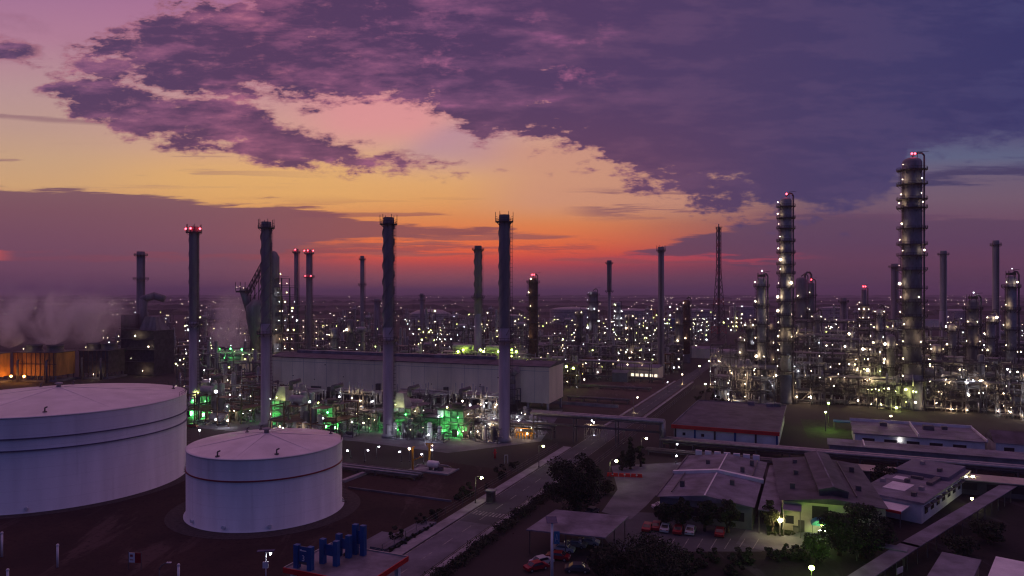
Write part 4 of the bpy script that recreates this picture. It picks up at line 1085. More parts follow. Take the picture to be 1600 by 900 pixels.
for i, (px, d, z, h, r0, r1, ln, dn) in enumerate(((15, 374, 18, 40, 6, 19, .1, .17), (80, 388, 18, 42, 6, 20, .2, .18), (145, 402, 18, 40, 6, 18, .3, .16), (-40, 372, 18, 40, 6, 19, .2, .16),
                                                   (338, 440, 6, 48, 7, 18, .2, .26), (372, 470, 5, 46, 7, 17, -.1, .24), (818, 330, 12, 16, 2, 6, -.5, .14))):
    steam(('steam plume over the left cooling tower bank', 'steam plume over the middle cooling tower', 'steam plume over the dark cooling tower bank', 'steam plume at the left edge',
           'steam rising right of the red-lit strake-wound chimney', 'steam beside the reactor', 'small steam puff at the right end of the hall')[i], at(px, d, z), h, r0, r1, ln, dn, i + 1)

def steam_bank():
    mb = MB(); mb.ball((0, 0, 0), 1.0, 20, 10); mb.v = [(x * 56, y * 13, 17 + z * 19) for x, y, z in mb.v]
    m = bpy.data.materials.new('steam_bank'); m.use_nodes = True; nt = m.node_tree; nt.nodes.clear(); N = nt.nodes.new; Lk = nt.links.new
    o = N('ShaderNodeOutputMaterial'); v = N('ShaderNodeVolumePrincipled'); v.inputs['Color'].default_value = (.995, .985, .99, 1); v.inputs['Anisotropy'].default_value = .45
    tc = N('ShaderNodeTexCoord'); mp = N('ShaderNodeMapping'); mp.inputs['Scale'].default_value = (.075, .075, .045); mp.inputs['Rotation'].default_value = (0, R(18), 0); Lk(tc.outputs['Object'], mp.inputs[0])
    ns = N('ShaderNodeTexNoise'); ns.inputs['Scale'].default_value = 1.0; ns.inputs['Detail'].default_value = 6; ns.inputs['Roughness'].default_value = .62; ns.inputs['Distortion'].default_value = .8; Lk(mp.outputs[0], ns.inputs['Vector'])
    a = N('ShaderNodeMapRange'); a.interpolation_type = 'SMOOTHSTEP'; a.inputs[1].default_value = .40; a.inputs[2].default_value = .66; Lk(ns.outputs['Fac'], a.inputs[0])
    m1 = N('ShaderNodeMapping'); m1.inputs['Scale'].default_value = (1 / 56, 1 / 13, 1 / 19); m1.inputs['Location'].default_value = (0, 0, -17 / 19); Lk(tc.outputs['Object'], m1.inputs[0])
    ln = N('ShaderNodeVectorMath'); ln.operation = 'LENGTH'; Lk(m1.outputs[0], ln.inputs[0])
    f = N('ShaderNodeMapRange'); f.interpolation_type = 'SMOOTHSTEP'; f.inputs[1].default_value = 1.0; f.inputs[2].default_value = .35; Lk(ln.outputs['Value'], f.inputs[0])
    k = N('ShaderNodeMath'); k.operation = 'MULTIPLY'; Lk(a.outputs[0], k.inputs[0]); Lk(f.outputs[0], k.inputs[1])
    k2 = N('ShaderNodeMath'); k2.operation = 'MULTIPLY'; Lk(k.outputs[0], k2.inputs[0]); k2.inputs[1].default_value = .26
    Lk(k2.outputs[0], v.inputs['Density']); Lk(v.outputs[0], o.inputs['Volume'])
    tag(mb.build('steam_bank', m, None, at(85, 412, 16)), 'drifting bank of pinkish steam above the cooling towers', 'steam', 'steam plumes of the plant', 'stuff')
steam_bank()
# ================================================================ BOILER HOUSE under the dark chimney
def boilerhouse():
    t = thing('boiler_house', 'dark boiler house with ducts at the foot of the plain chimney', 'boiler house', at(232, 415), R(-15))
    s = MB(); s.bb(-11, -8, 0, 11, 8, 26); s.build('casing', M_steel_d, t)
    s = MB(); s.bb(-14, -6, 0, -11.003, 6, 35); s.build('stair_tower', M_steel_d, t)
    s = MB(); s.path([Vector((-9, 6, 26)), Vector((-9, 6, 44)), Vector((-4, 9, 46)), Vector((1, 12, 44))], 2.2, 14); s.build('flue_duct', M_stack_d, t)
    s = MB(); s.box((4, 0, 30), (12, 10, 8), 0, .6); s.build('hopper', M_stack_d, t)
    s = MB()
    for z in (8, 15, 21, 27):
        s.bb(-12, -9.6, z, 12, -8.003, z + .2); s.beam((-12, -9.5, z + 1.2), (12, -9.5, z + 1.2), .12)
    s.build('walkways', M_steel, t)
    for x, z in ((-10, 3), (-3, 10), (5, 3), (9, 17), (0, 23)): lamp('warm', t, (x, -10, z))
    block(at(232, 415), 28, 24)
boilerhouse()

# ================================================================ REACTOR (large vessel, sloping duct, lit frame)
def reactor():
    t = thing('reactor', 'bulky reactor with sloping hopper and lattice work behind a chimney', 'reactor', at(415, 400), R(-12))
    s = MB(); s.lathe([(3.6, 0), (3.6, 14), (5.2, 20), (5.2, 44), (3.2, 52), (3.2, 68), (1.6, 71), (.01, 71.6)], 28, (5, 0, 0)); s.build('vessel', M_stack_d, t)
    s = MB(); s.lathe([(2.2, 14), (6.0, 34), (6.2, 40), (2.5, 44)], 24, (-4, -2, 0)); s.build('cyclone', M_stack_d, t)
    s = MB(); s.path([Vector((-14, 0, 50)), Vector((-10, 0, 38)), Vector((-5, 0, 26)), Vector((-2, 0, 14))], 2.4, 14); s.build('sloping_duct', M_stack_d, t)
    s = MB(); s.prism([(-17, -3), (-11, -3), (-11, 3), (-17, 3)], 48, 49)
    for x in (-17, -14, -11): s.beam((x, -3, 49), (x, -3, 53 + x % 3), .25)
    for z in (50.3, 51.5): s.beam((-17, -3, z), (-11, -3, z), .15)
    s.build('head_deck', M_steel_d, t)
    # inclined conveyor gantry from the head deck up to the vessel top
    s = MB(); a, b = Vector((-12, 0, 44)), Vector((3, 0, 69)); n = 9
    for w in (-1.5, 1.5):
        for dz in (0, 4): s.beam(a + Vector((0, w, dz)), b + Vector((0, w, dz)), .35)
        for i in range(n):
            p, q = a.lerp(b, i / n) + Vector((0, w, 0)), a.lerp(b, (i + 1) / n) + Vector((0, w, 4)); s.beam(p, q, .25); s.beam(p, p + Vector((0, 0, 4)), .25)
    for x in (-8, -3, 1):
        z = 44 + (x + 12) * 25 / 15
        for w in (-2, 2): s.beam((x, w, 0), (x, w, z), .4)
        zz = 6
        while zz < z - 6: s.beam((x, -2, zz), (x, 2, zz + 5), .22); s.beam((x, -2, zz), (min(1, x + 4), -2, zz + 6), .22); zz += 6
    s.build('lattice_gantry', M_steel_d, t)
    s = MB()
    for i in range(11):
        z = 4 + i * 5.2
        for x in (10, 15, 20):
            if z < 62 - (x - 10) * 1.9:
                s.bb(x - 2.5, -4, z, x + 2.5, 4, z + .2)
                for y in (-4, 4): s.beam((x - 2.5, y, z + 1.2), (x + 2.5, y, z + 1.2), .13); s.beam((x - 2.5, y, z - 5), (x - 2.5, y, z + .2), .35); s.beam((x + 2.5, y, z - 5), (x + 2.5, y, z), .35)
    s.build('stair_frame', M_steel, t)
    r = random.Random(3)
    for i in range(11):
        for x in (10, 15, 20):
            z = 4 + i * 5.2
            if z < 62 - (x - 10) * 1.9: lamp(r.choice(('warm', 'warm', 'yel', 'cool')), t, (x + r.uniform(-2, 2), -4.4, z + 2.4))
    for x, z in ((-16, 51), (-14, 51.5), (-12, 50.6), (-5, 38)): lamp('warm', t, (x, -3.4, z))
reactor()
def litbox():
    d = 560; t = thing('lit_tower_block', 'brightly lit open process block right of the reactor', 'process block', at(497, d), R(-20))
    s = MB()
    for i in range(6):
        z = 4 + i * 4.6
        s.bb(-11, -6, z, 11, 6, z + .25)
        for x in (-11, -5.5, 0, 5.5, 11): s.beam((x, -6, z - 4.6), (x, -6, z), .4); s.beam((x, 6, z - 4.6), (x, 6, z), .4)
        s.beam((-11, -6, z + 1.2), (11, -6, z + 1.2), .14)
    s.build('frame', M_steel, t)
    v = MB(); v.drum((-6, 0, 5), (-6, 0, 24), 2, 14); v.drum((3, 0, 5), (3, 0, 20), 2.6, 14); v.build('vessel', M_vessel, t)
    for i in range(5):
        for x in (-9, -3, 3, 9): lamp('warm', t, (x, -6.6, 2.5 + 4.6 * (i + 1)))
    block(at(497, d), 26, 16)
litbox()

def pipe_structure(label, p, W, L, lev, lh, seed, npp=7, nl=10, lk=('warm', 'cool', 'dim'), vess=3, decks=.35, rz=-GA, inside=0):
    r = random.Random(seed); t = thing('pipe_structure', label, 'pipe structure', p, rz, 'tall pipe structures of the right-hand plant')
    nx = max(1, round(W / 5.2)); xs = [-W / 2 + W * i / nx for i in range(nx + 1)]; fr = MB()
    for x in xs:
        for y in (-L / 2, L / 2): fr.beam((x, y, 0), (x, y, lev * lh + .8), .38)
        for k in range(1, lev + 1): fr.beam((x, -L / 2, k * lh), (x, L / 2, k * lh), .3)
    for k in range(1, lev + 1):
        for y in (-L / 2, L / 2): fr.beam((-W / 2, y, k * lh), (W / 2, y, k * lh), .3, .4)
        for i in range(nx):
            if r.random() < decks:
                fr.bb(xs[i] + .2, -L / 2 + .2, k * lh + .21, xs[i + 1] - .2, L / 2 - .2, k * lh + .3)
                for dz in (.6, 1.15): fr.beam((xs[i], -L / 2 - .25, k * lh + dz), (xs[i + 1], -L / 2 - .25, k * lh + dz), .1)
            if r.random() < .18: fr.beam((xs[i], -L / 2, (k - 1) * lh), (xs[i + 1], -L / 2, k * lh), .22)
    fr.build('frame', M_steel, t)
    for k in range(lev + 1):
        pp = MB()
        for q in range(npp):
            rad = r.choice((.12, .16, .2, .28, .38)); y = -L / 2 + .4 + (L - .8) * r.random(); z = k * lh + .35 + rad + r.random() * .6
            x0, x1 = (-W / 2 - .6, W / 2 + .6) if r.random() < .6 else sorted((r.uniform(-W / 2, W / 2), r.uniform(-W / 2, W / 2)))
            pts = [Vector((x0, y, z)), Vector((x1, y, z))]
            if r.random() < .5 and k: pts.append(Vector((x1, y, z - lh * r.uniform(.4, 1.0))))
            pp.path(pts, rad, 8)
        for q in range(npp):
            rad = r.choice((.1, .14, .2, .3)); x = r.uniform(-W / 2, W / 2); y = -L / 2 - r.random() * .8
            pp.tube((x, y, k * lh + .3), (x, y, k * lh + lh * r.uniform(.6, 1.0)), rad, 8)
        pp.build('pipe_bundle', (M_pipe, M_pipe_d, M_vessel)[k % 3], t)
    for q in range(vess):
        v = MB(); rad = r.uniform(.7, 1.3); x = r.uniform(-W / 2.4, W / 2.4); k = r.randint(0, lev - 1)
        if r.random() < .5: v.drum((x - 2.4, 0, k * lh + rad + .5), (x + 2.4, 0, k * lh + rad + .5), rad, 14)
        else: v.drum((x, 0, k * lh + .8), (x, 0, k * lh + min(lh * 1.7, 9)), rad, 14)
        v.build('vessel', M_vessel, t)
    for q in range(nl):
        k = r.randint(0, lev); lamp(r.choice(lk), t, (r.choice(xs) + r.uniform(-.8, .8), -L / 2 - r.uniform(.6, 1.2), max(1.2, k * lh - lh * r.uniform(.25, .5))))
    for q in range(inside):
        k = r.randint(0, lev - 1); lamp(r.choice(lk), t, (r.uniform(-W / 2.3, W / 2.3), -L / 2 + .5, k * lh + lh * .72))
    a, b = toab(p); PLACED.append(((a, b), W, L))
WL = ('warm', 'warm_s', 'dim', 'cool')
for args in (('low two-deck pipe structure before the hall, far left part', at(468, 272), 18, 8, 2, 4.6, 21, 10, 9, ('cool', 'warm_s', 'cool_s'), 3), ('two-deck pipe structure before the hall, left of the mid-way chimney', at(560, 270), 20, 8, 2, 4.8, 22, 10, 10, ('cool', 'warm', 'cool_s'), 3),
             ('two-deck pipe structure before the hall, right of the mid-way chimney', at(662, 264), 20, 8, 2, 5.0, 23, 10, 10, ('cool', 'warm', 'cool_s'), 4), ('two-deck pipe structure before the hall, left of the hall-end chimney', at(752, 254), 16, 8, 2, 5.2, 24, 10, 12, ('cool', 'cool', 'warm'), 3, .3, -GA, 4),
             ('pipe structure around the foot of the crown-decked column', at(1178, 306), 17, 8, 3, 5.0, 1, 8, 9, WL, 3), ('dark pipe structure right of the high slim column', at(1256, 306), 16, 8, 3, 5.5, 2, 8, 7, WL, 4),
             ('open pipe structure stacked with long level pipes', at(1311, 305), 15, 9, 6, 4.5, 3, 9, 6, ('warm_s', 'dim'), 1, .1), ('brightly yellow-lit pipe structure left of the widest column', at(1357, 300), 8.5, 8, 6, 4.2, 4, 9, 10, ('warm', 'yel', 'warm_f'), 2, .9, -GA, 14),
             ('low pipe structure at the foot of the widest column', at(1398, 290), 13, 7, 2, 5.0, 5, 9, 6, ('warm', 'yel', 'dim'), 1, .5, -GA, 4), ('pipe structure just right of the widest column', at(1470, 288), 17, 9, 4, 4.6, 6, 9, 12, WL, 4, .4, -GA, 6),
             ('pipe structure left of the right-edge column', at(1540, 283), 15, 9, 4, 4.8, 7, 9, 12, WL, 3, .4, -GA, 6), ('pipe structure cut by the right edge', at(1596, 270), 12, 9, 4, 4.8, 8, 9, 10, WL, 3, .4, -GA, 5),
             ('low pipe structure nearest the warehouse back', at(1140, 312), 12, 7, 2, 5.0, 9, 8, 7, WL, 2), ('tall pipe structure behind the level-pipe one', at(1290, 330), 26, 8, 5, 5.4, 10, 8, 10, WL, 3, .3), ('tall pipe structure behind the widest column', at(1440, 322), 34, 8, 5, 5.0, 11, 8, 14, WL, 4, .3),
             ('tall pipe structure behind the right-edge column', at(1570, 312), 26, 8, 5, 5.0, 12, 8, 12, WL, 4, .3),
             ('rear tall pipe structure between the crown-decked and high slim columns', at(1205, 345), 24, 9, 6, 5.2, 13, 8, 14, WL, 4, .4), ('rear tall pipe structure right of the twin columns', at(1300, 365), 34, 9, 6, 5.4, 14, 8, 14, WL, 4, .3),
             ('rear tall pipe structure left behind the widest column', at(1385, 352), 26, 9, 7, 4.8, 15, 8, 16, WL, 4, .4), ('rear tall pipe structure right behind the widest column', at(1490, 340), 30, 9, 6, 5.0, 16, 8, 16, WL, 4, .4),
             ('rear pipe structure by the road, left of the crown-decked column', at(1150, 360), 24, 9, 4, 5.0, 17, 8, 12, WL, 3, .4)):
    pipe_structure(*args)
# ================================================================ now scatter the process units
inhall = None
fill(500, 640, 300, 880, [0, 1, 2, 5, 7, 9, 3], 'mix', .6, limit=32, n=1500)
fill(330, 500, 290, 420, [0, 3, 5, 9, 1], 'mix', .7, limit=7)
fill(345, 500, 440, 880, [0, 1, 2, 3, 5, 9, 4], 'mix', .6, limit=30, n=1500)
fill(640, 1050, 200, 880, [0, 2, 3, 5, 7, 8, 9], 'far', .5, limit=34, n=1500)
fill(385, 560, 885, 1085, [0, 1, 3, 5, 4, 9, 2], 'mix', 1.0, limit=26, n=1800)
fill(560, 1000, 885, 1180, [0, 2, 3, 5, 7, 8, 9], 'far', .95, limit=26, n=1500)
fill(322, 360, 1130, 1680, [3, 1, 9, 0, 2, 5], 'warm', .8, limit=16, n=1500)
fill(350, 470, 1140, 1640, [3, 8, 1, 9, 0, 5], 'warm', .7, limit=26, n=1500)
fill(470, 820, 1180, 1620, [0, 2, 3, 5, 7, 9], 'far', .65, limit=24, n=1200)
fill(238, 262, 400, 770, [6, 6, 4, 6], 'cool', 1.0, limit=7, avoid=lambda p, W, L: (toab(p)[1] + L / 2) > 400)
fill(262, 330, 300, 420, [6, 4, 1], 'cool', 1.0, limit=4)
fill(420, 600, 190, 300, [0, 5, 3, 9, 4], 'warm', .8, limit=8)
for i, (k, p, c, keep) in enumerate(ulist):
    o = place_unit(k, p, -GA, c, i)
bpy.context.view_layer.update()
for i, ((o, k), (kk, p, c, keep)) in enumerate(zip(UNITS, ulist)): relamp(o, c, i, keep)
for k in range(len(PROTO)):
    if k not in USED:
        for c in list(PROTO[k][0].children): bpy.data.objects.remove(c)
        bpy.data.objects.remove(PROTO[k][0])
# ================================================================ GREEN-LIT FURNACES before the hall
def furnace(label, p, rz, kind, seed, green=3):
    r = random.Random(seed); t = thing('furnace', label, 'furnace', p, rz, 'green-lit furnaces before the hall')
    s = MB(); s.bb(-5, -3.5, 1.2, 5, 3.5, 8.2); s.build('casing', M_vessel, t)
    s = MB()
    for x in (-5, -2.5, 0, 2.5, 5): s.bb(x - .12, -3.75, 0, x + .12, -3.503, 8.4)
    for z in (3.4, 5.8, 8.1): s.bb(-5, -3.8, z, 5, -3.503, z + .2)
    s.build('buckstay', M_steel, t)
    if kind == 0: s = MB(); s.box((-1, 0, 10.6), (5.5, 5.2, 4.8), 0, .5); s.build('hood', M_vessel, t)
    else: s = MB(); s.box((0, 0, 8.7), (10.6, 7.6, .35)); s.box((1, .5, 9.5), (4, 3, 1.4)); s.build('hood', M_steel_d, t)
    if kind: 
        s = MB(); s.drum((-11.5, 0, 4.2), (-6.0, 0, 4.2), 1.7, 16); s.tube((-6.0, 0, 4.2), (-5.0, 0, 4.2), 1.2, 14, 2.6); s.build('inlet_duct', M_vessel, t)
        s = MB()
        for x in (-11, -8):
            s.beam((x, -1.6, 0), (x, -.8, 3), .25); s.beam((x, 1.6, 0), (x, .8, 3), .25)
        s.build('duct_legs', M_steel, t)
    s = MB(); s.path([Vector((2, 0, 11.8)), Vector((2, 0, 14.5)), Vector((4, 3, 15.2))], .8, 12); s.build('flue', M_pipe_d, t)
    s = MB(); s.bb(5.8, -4.6, .4, 9.0, -1.4, 3.6); s.build('burner_box', M_vessel, t)
    s = MB()
    for x in (5.6, 9.2):
        for y in (-4.8, 3.6): s.beam((x, y, 0), (x, y, 9.5), .25)
    for z in (3.8, 6.6, 9.4):
        s.bb(5.6, -4.8, z, 9.2, 3.6, z + .12); s.beam((5.6, -4.8, z + 1.1), (9.2, -4.8, z + 1.1), .1); s.beam((5.6, -4.8, z - 2.8), (9.2, -4.8, z), .14)
    s.build('access_tower', M_steel, t)
    s = MB()
    for k in range(7):
        y = -4.4 - r.random() * 2; z = .6 + r.random() * 5; s.path([Vector((-5 + r.random() * 3, y, z)), Vector((2 + r.random() * 6, y, z)), Vector((2 + r.random() * 6, y, .1))], r.choice((.15, .22, .3)), 7)
    s.build('pipework', M_pipe, t)
    spots = [(-2.6, -6.4, 1.6), (3.4, -6.2, 1.6), (7.6, -6.6, 1.5), (-9, -4.6, 1.4)]
    for k in range(green):
        x, y, z = spots[k]; lamp('grn2', t, (x, y, z)); fl = MB()
        fl.bb(x - 1.0, y - 1.05, z - 1.2, x + 1.0, y - .95, z + 1.1); fl.bb(x - 1.0, y - .947, z + .95, x + 1.0, y - .2, z + 1.05); fl.bb(x - .1, y - 1.2, 0, x + .1, y - 1.053, z); fl.build('floodlight_shroud', M_steel_d, t)
    for gx in (-2.5, 3.5)[:green]: lamp('grn', t, (gx, -4.9, 6.4))
    lamp('yel', t, (-1.0, -4.2, 9.4)); lamp('cool_s', t, (-4, -4.6, 6.5)); lamp('warm_s', t, (7.4, -5.2, 7.8))
    return t
furnace('green-lit furnace beside the strake-wound chimney left of the small tank', at(326, 275), -GA, 0, 1)
furnace('green-lit furnace with round inlet duct right above the small tank', at(513, 250), -GA, 1, 2)
furnace('green-lit furnace just right of the mid-way chimney', at(632, 246), -GA, 0, 3, 2)
furnace('green-lit furnace with round inlet duct between two chimneys', at(712, 240), -GA, 1, 4)
furnace('dim green-lit furnace left above the small tank', at(448, 262), -GA, 0, 5, 1)

# equipment that fills the yard before the hall
def skid(label, p, rz, seed):
    r = random.Random(seed); t = thing('equipment_skid', label, 'equipment skid', p, rz, 'equipment skids before the hall')
    s = MB(); s.bb(-4, -2, 0, 4, 2, .35); s.build('base', M_conc, t)
    for k in range(2):
        s = MB(); x = -2 + k * 3.6; rad = r.uniform(.6, 1.1)
        if r.random() < .5: s.drum((x - 1.2, 0, .5 + rad), (x + 1.2, 0, .5 + rad), rad, 12); s.bb(x - .8, -.4, .35, x + .8, .4, .5 + rad * .4)
        else: s.drum((x, 0, .8), (x, 0, 3.5 + r.random() * 2), rad, 12); s.tube((x, 0, .35), (x, 0, .8), rad * .7, 10)
        s.build('vessel', r.choice((M_vessel, M_white, M_steel)), t)
    s = MB()
    for k in range(10):
        x = r.uniform(-4, 4); y = r.uniform(-2, 2); z = r.uniform(.6, 3.8)
        s.path([Vector((x, y, .3)), Vector((x, y, z)), Vector((x + r.uniform(-3, 3), y, z)), Vector((x + r.uniform(-3, 3), y + .01, .3))][:3 + (k % 2)], r.choice((.09, .13, .2)), 6)
    s.build('pipework', M_pipe, t)
    s = MB()
    for x in (-4, 0, 4):
        for y in (-2, 2): s.beam((x, y, 0), (x, y, 4.6), .18)
        s.beam((x, -2, 4.5), (x, 2, 4.5), .18)
    for y in (-2, 2): s.beam((-4, y, 4.5), (4, y, 4.5), .18)
    s.build('frame', M_steel, t)
    for k in range(r.choice((1, 2, 2))): lamp(r.choice(('warm_s', 'cool_s', 'cool_s', 'warm')), t, (r.uniform(-3.5, 3.5), -2.5, r.uniform(2.2, 4.4)))
    return t
SK = [(340, 262), (358, 285), (378, 262), (395, 282), (440, 240), (470, 232), (475, 262), (500, 268), (540, 236), (545, 256), (566, 244), (572, 262), (590, 252), (625, 232), (650, 232), (655, 250), (668, 262), (680, 228),
      (735, 250), (742, 230), (758, 240), (765, 226), (772, 246), (800, 240), (806, 252), (828, 262), (835, 240), (352, 330), (380, 350), (362, 310), (600, 266), (700, 262)]
SKO = [skid('small pipe skid with vessels', at(px, d), -GA + (i % 3 - 1) * .06, i) for i, (px, d) in enumerate(SK)]

# ================================================================ PIPE BRIDGE over the road
def pipe_line(label, p0, p1, z, npipes, r, legs=9.0, z2=None, jog=False, w=3.2, m=M_pipe, name='pipe_bridge', lamps=0, lower=True):
    p0 = Vector((p0[0], p0[1], 0)); p1 = Vector((p1[0], p1[1], 0)); d = (p1 - p0); L = d.length; an = math.atan2(d.y, d.x)
    t = thing(name, label, 'pipe bridge', p0, an, 'elevated pipe runs')
    fr = MB(); n = max(1, round(L / legs))
    for i in range(n + 1):
        x = L * i / n
        for y in (-w / 2, w / 2): fr.beam((x, y, 0), (x, y, z), .32)
        fr.beam((x, -w / 2, z - .25), (x, w / 2, z - .25), .35); fr.beam((x, -w / 2, z * .6), (x, w / 2, z * .6), .25)
    for y in (-w / 2, w / 2): fr.beam((0, y, z - .2), (L, y, z - .2), .28)
    fr.build('trestle', M_steel, t)
    for k in range(npipes):
        pp = MB(); y = -w / 2 + .3 + (w - .6) * k / max(1, npipes - 1); rr = r * (1.0, .7, 1.25, .55, .9)[k % 5]
        pp.tube((-1, y, z + rr), (L + 1, y, z + rr), rr, 12)
        pp.build('pipe', (m, M_pipe_d, m)[k % 3], t)
    if lower:
        pp = MB()
        for k in range(3): pp.tube((0, -.8 + k * .8, z * .6 + .35), (L, -.8 + k * .8, z * .6 + .35), .2, 8)
        pp.build('lower_pipes', M_pipe_d, t)
    for k in range(lamps): lamp('warm_s', t, (L * (k + .5) / lamps, -w / 2 - .4, z - .8))
    return t
b0, b1 = toab(g(838, 646, 8.0)), toab(g(1032, 662, 8.0))
bb = (b0[1] + b1[1]) / 2
pipe_line('pale pipe bridge carried high across the main road', AB(b0[0], bb), AB(b1[0], bb), 8.0, 5, .55, 13)
c0, c1 = toab(g(1034, 683, 3.5)), toab(g(1600, 724, 3.5))
pipe_line('long pale pipe run on low trestles in front of the red-edged warehouse', AB(b1[0] + .8, bb), AB(c1[0] + 60, bb), 2.9, 5, .5, 9, lamps=0)
dn = MB()
for k in range(4):
    y = -1.2 + .8 * k; dn.path([Vector((-.6, y, 8.5)), Vector((.2, y, 8.5)), Vector((.2, y, 3.4)), Vector((1.2, y, 3.4))], .45, 10)
o = dn.build('pipe_elbows', M_pipe, None, AB(b1[0] + .5, bb), -GA); tag(o, 'pale stepped pipe elbows where the pipe run drops beside the road', 'pipe elbows')
pipe_line('second thinner pipe run just behind the long pale one', AB(b1[0] + 2, bb + 4.2), AB(c1[0] + 60, bb + 4.2), 2.2, 3, .3, 11, w=2.0, lower=False)
pipe_line('low bundle of dark pipes under the pale pipe run', AB(-2 + b1[0], bb - 7), AB(c1[0] + 30, bb - 7), 1.2, 5, .24, 7, w=3.5, lower=False, m=M_pipe_d)
e0 = toab(g(545, 722, 1)); e1 = toab(g(700, 738, 1))
pipe_line('low pipe track behind the small tank leading to the pump pad', AB(e0[0] - 40, e0[1] - 4), AB(e1[0] - 6, e0[1] - 4), 1.0, 5, .28, 6, w=4, lower=False)
pipe_line('pipe run along the front of the chimney row', AB(-125, 92), AB(-14, 92), 4.2, 5, .3, 8, lamps=8)
for i, (b, z, n) in enumerate(((206, 12, 5), (226, 20, 6), (252, 23, 6), (290, 20, 6))):
    lab = ('front pipe rack of the right-hand plant', 'second pipe rack of the right-hand plant', 'third pipe rack of the right-hand plant', 'rear pipe rack of the right-hand plant')[i]
    a0, a1 = (64, 190) if i == 0 else (30 + 4 * i, 230)
    pipe_line(lab, AB(a0, b), AB(a1, b), z, n, .32, 7, w=5, name='pipe_rack', lamps=9)
for i, (b, z, a0, a1) in enumerate(((250, 10, -95, -16), (320, 12, -150, -16), (420, 12, -190, -20), (300, 11, 22, 75))):
    lab = ('pipe rack close behind the long hall', 'second pipe rack behind the hall', 'far pipe rack beyond the hall', 'pipe rack beyond the brown lot')[i]
    pipe_line(lab, AB(a0, b), AB(a1, b), z, 6, .35, 8, w=5, name='pipe_rack', lamps=10)
for i, (px0, py0, px1, py1, z, n) in enumerate(((884, 612, 1052, 606, 1.2, 4), (884, 628, 1010, 630, 1.6, 5), (884, 600, 1070, 592, 2.2, 4))):
    pa = toab(g(px0, py0)); pb = toab(g(px1, py1)); bm = (pa[1] + pb[1]) / 2
    pipe_line(('middle low pipe track across the brown lot', 'nearest low pipe track across the brown lot', 'farthest low pipe track across the brown lot')[i], AB(pa[0], bm), AB(min(pb[0], -9), bm), z, n, .26, 6, w=3, lower=False, m=M_pipe_d)
wb = MB(); q0, q1 = AB(-40, 160), AB(-10, 160); wb.beam((q0.x, q0.y, .7), (q1.x, q1.y, .7), .3, 1.4); o = wb.build('lot_wall', M_conc); tag(o, 'low pale wall along the near edge of the brown lot', 'wall')
# row of yellow-green flood lamps on masts behind the hall
def mast(label, p, h, kind, cat='floodlight mast', grp='floodlight masts', arm=1.2, name='floodlight_mast', rz=0, n=1):
    t = thing(name, label, cat, p, rz, grp)
    s = MB(); s.tube((0, 0, 0), (0, 0, h), .13, 8, .08); s.tube((0, 0, 0), (0, 0, .5), .25, 8); s.build('pole', M_steel, t)
    s = MB(); s.beam((0, 0, h - .1), (arm, 0, h + .15), .1); s.box((arm, 0, h + .12), (.75, .34, .16)); s.build('lamp_arm', M_steel, t)
    return t
FM = []
for i, px in enumerate((712, 720, 733, 747, 752, 766, 775, 796, 803, 881, 892)):
    p = at(px, 345 + 8 * (i % 3)); hm_ = hz(549 if px < 850 else 575, p.y) + .8 * (i % 2); t = mast('yellow-green floodlight mast behind the hall roof', p, hm_, 'yel'); FM.append(t)
    lamp('ybig', t, (1.2, -.3, hm_ - .1))
gd = MB(); gd.bb(-22, -3, 15.5, 22, 3, 15.7)
for k in range(8):
    x = -21 + k * 6; gd.beam((x, -3, 0), (x, -3, 15.5), .3); gd.beam((x, 3, 0), (x, 3, 15.5), .3); gd.beam((x, -3, 16.8), (x, -3, 15.5), .12)
gd.beam((-22, -3, 16.8), (22, -3, 16.8), .12); gd.drum((-16, 0, 17.5), (-6, 0, 17.5), 1.6, 14); gd.drum((2, 0, 17.3), (14, 0, 17.3), 1.5, 14)
o = gd.build('green_deck', M_vessel, None, at(755, 352, 0), -R(20)); o.scale = (1, 1, 1.16); tag(o, 'raised steel deck with drums under the yellow-green floodlights', 'process deck')
# green-lit deck left of the chimney behind the small tank
gd = MB()
for z in (12, 17):
    gd.bb(-13, -3, z, 13, 3, z + .2); gd.beam((-13, -3, z + 1.2), (13, -3, z + 1.2), .14)
for k in range(6): gd.beam((-13 + k * 5.2, -3, 0), (-13 + k * 5.2, -3, 17), .35); gd.beam((-13 + k * 5.2, 3, 0), (-13 + k * 5.2, 3, 17), .35)
gd.drum((-8, 0, 14.6), (0, 0, 14.6), 1.5, 14)
td = thing('green_lit_deck', 'two-level steel deck glowing green right of the red-lit near chimney', 'process deck', at(378, 360), -R(20)); gd.build('frame', M_vessel, td)
for x, z in ((-11, 19.2), (-4, 19.4), (3, 19.2), (10, 19.4), (-8, 14.6), (5, 14.4)): lamp('grn' if x < 4 else 'yel', td, (x, -3.6, z))

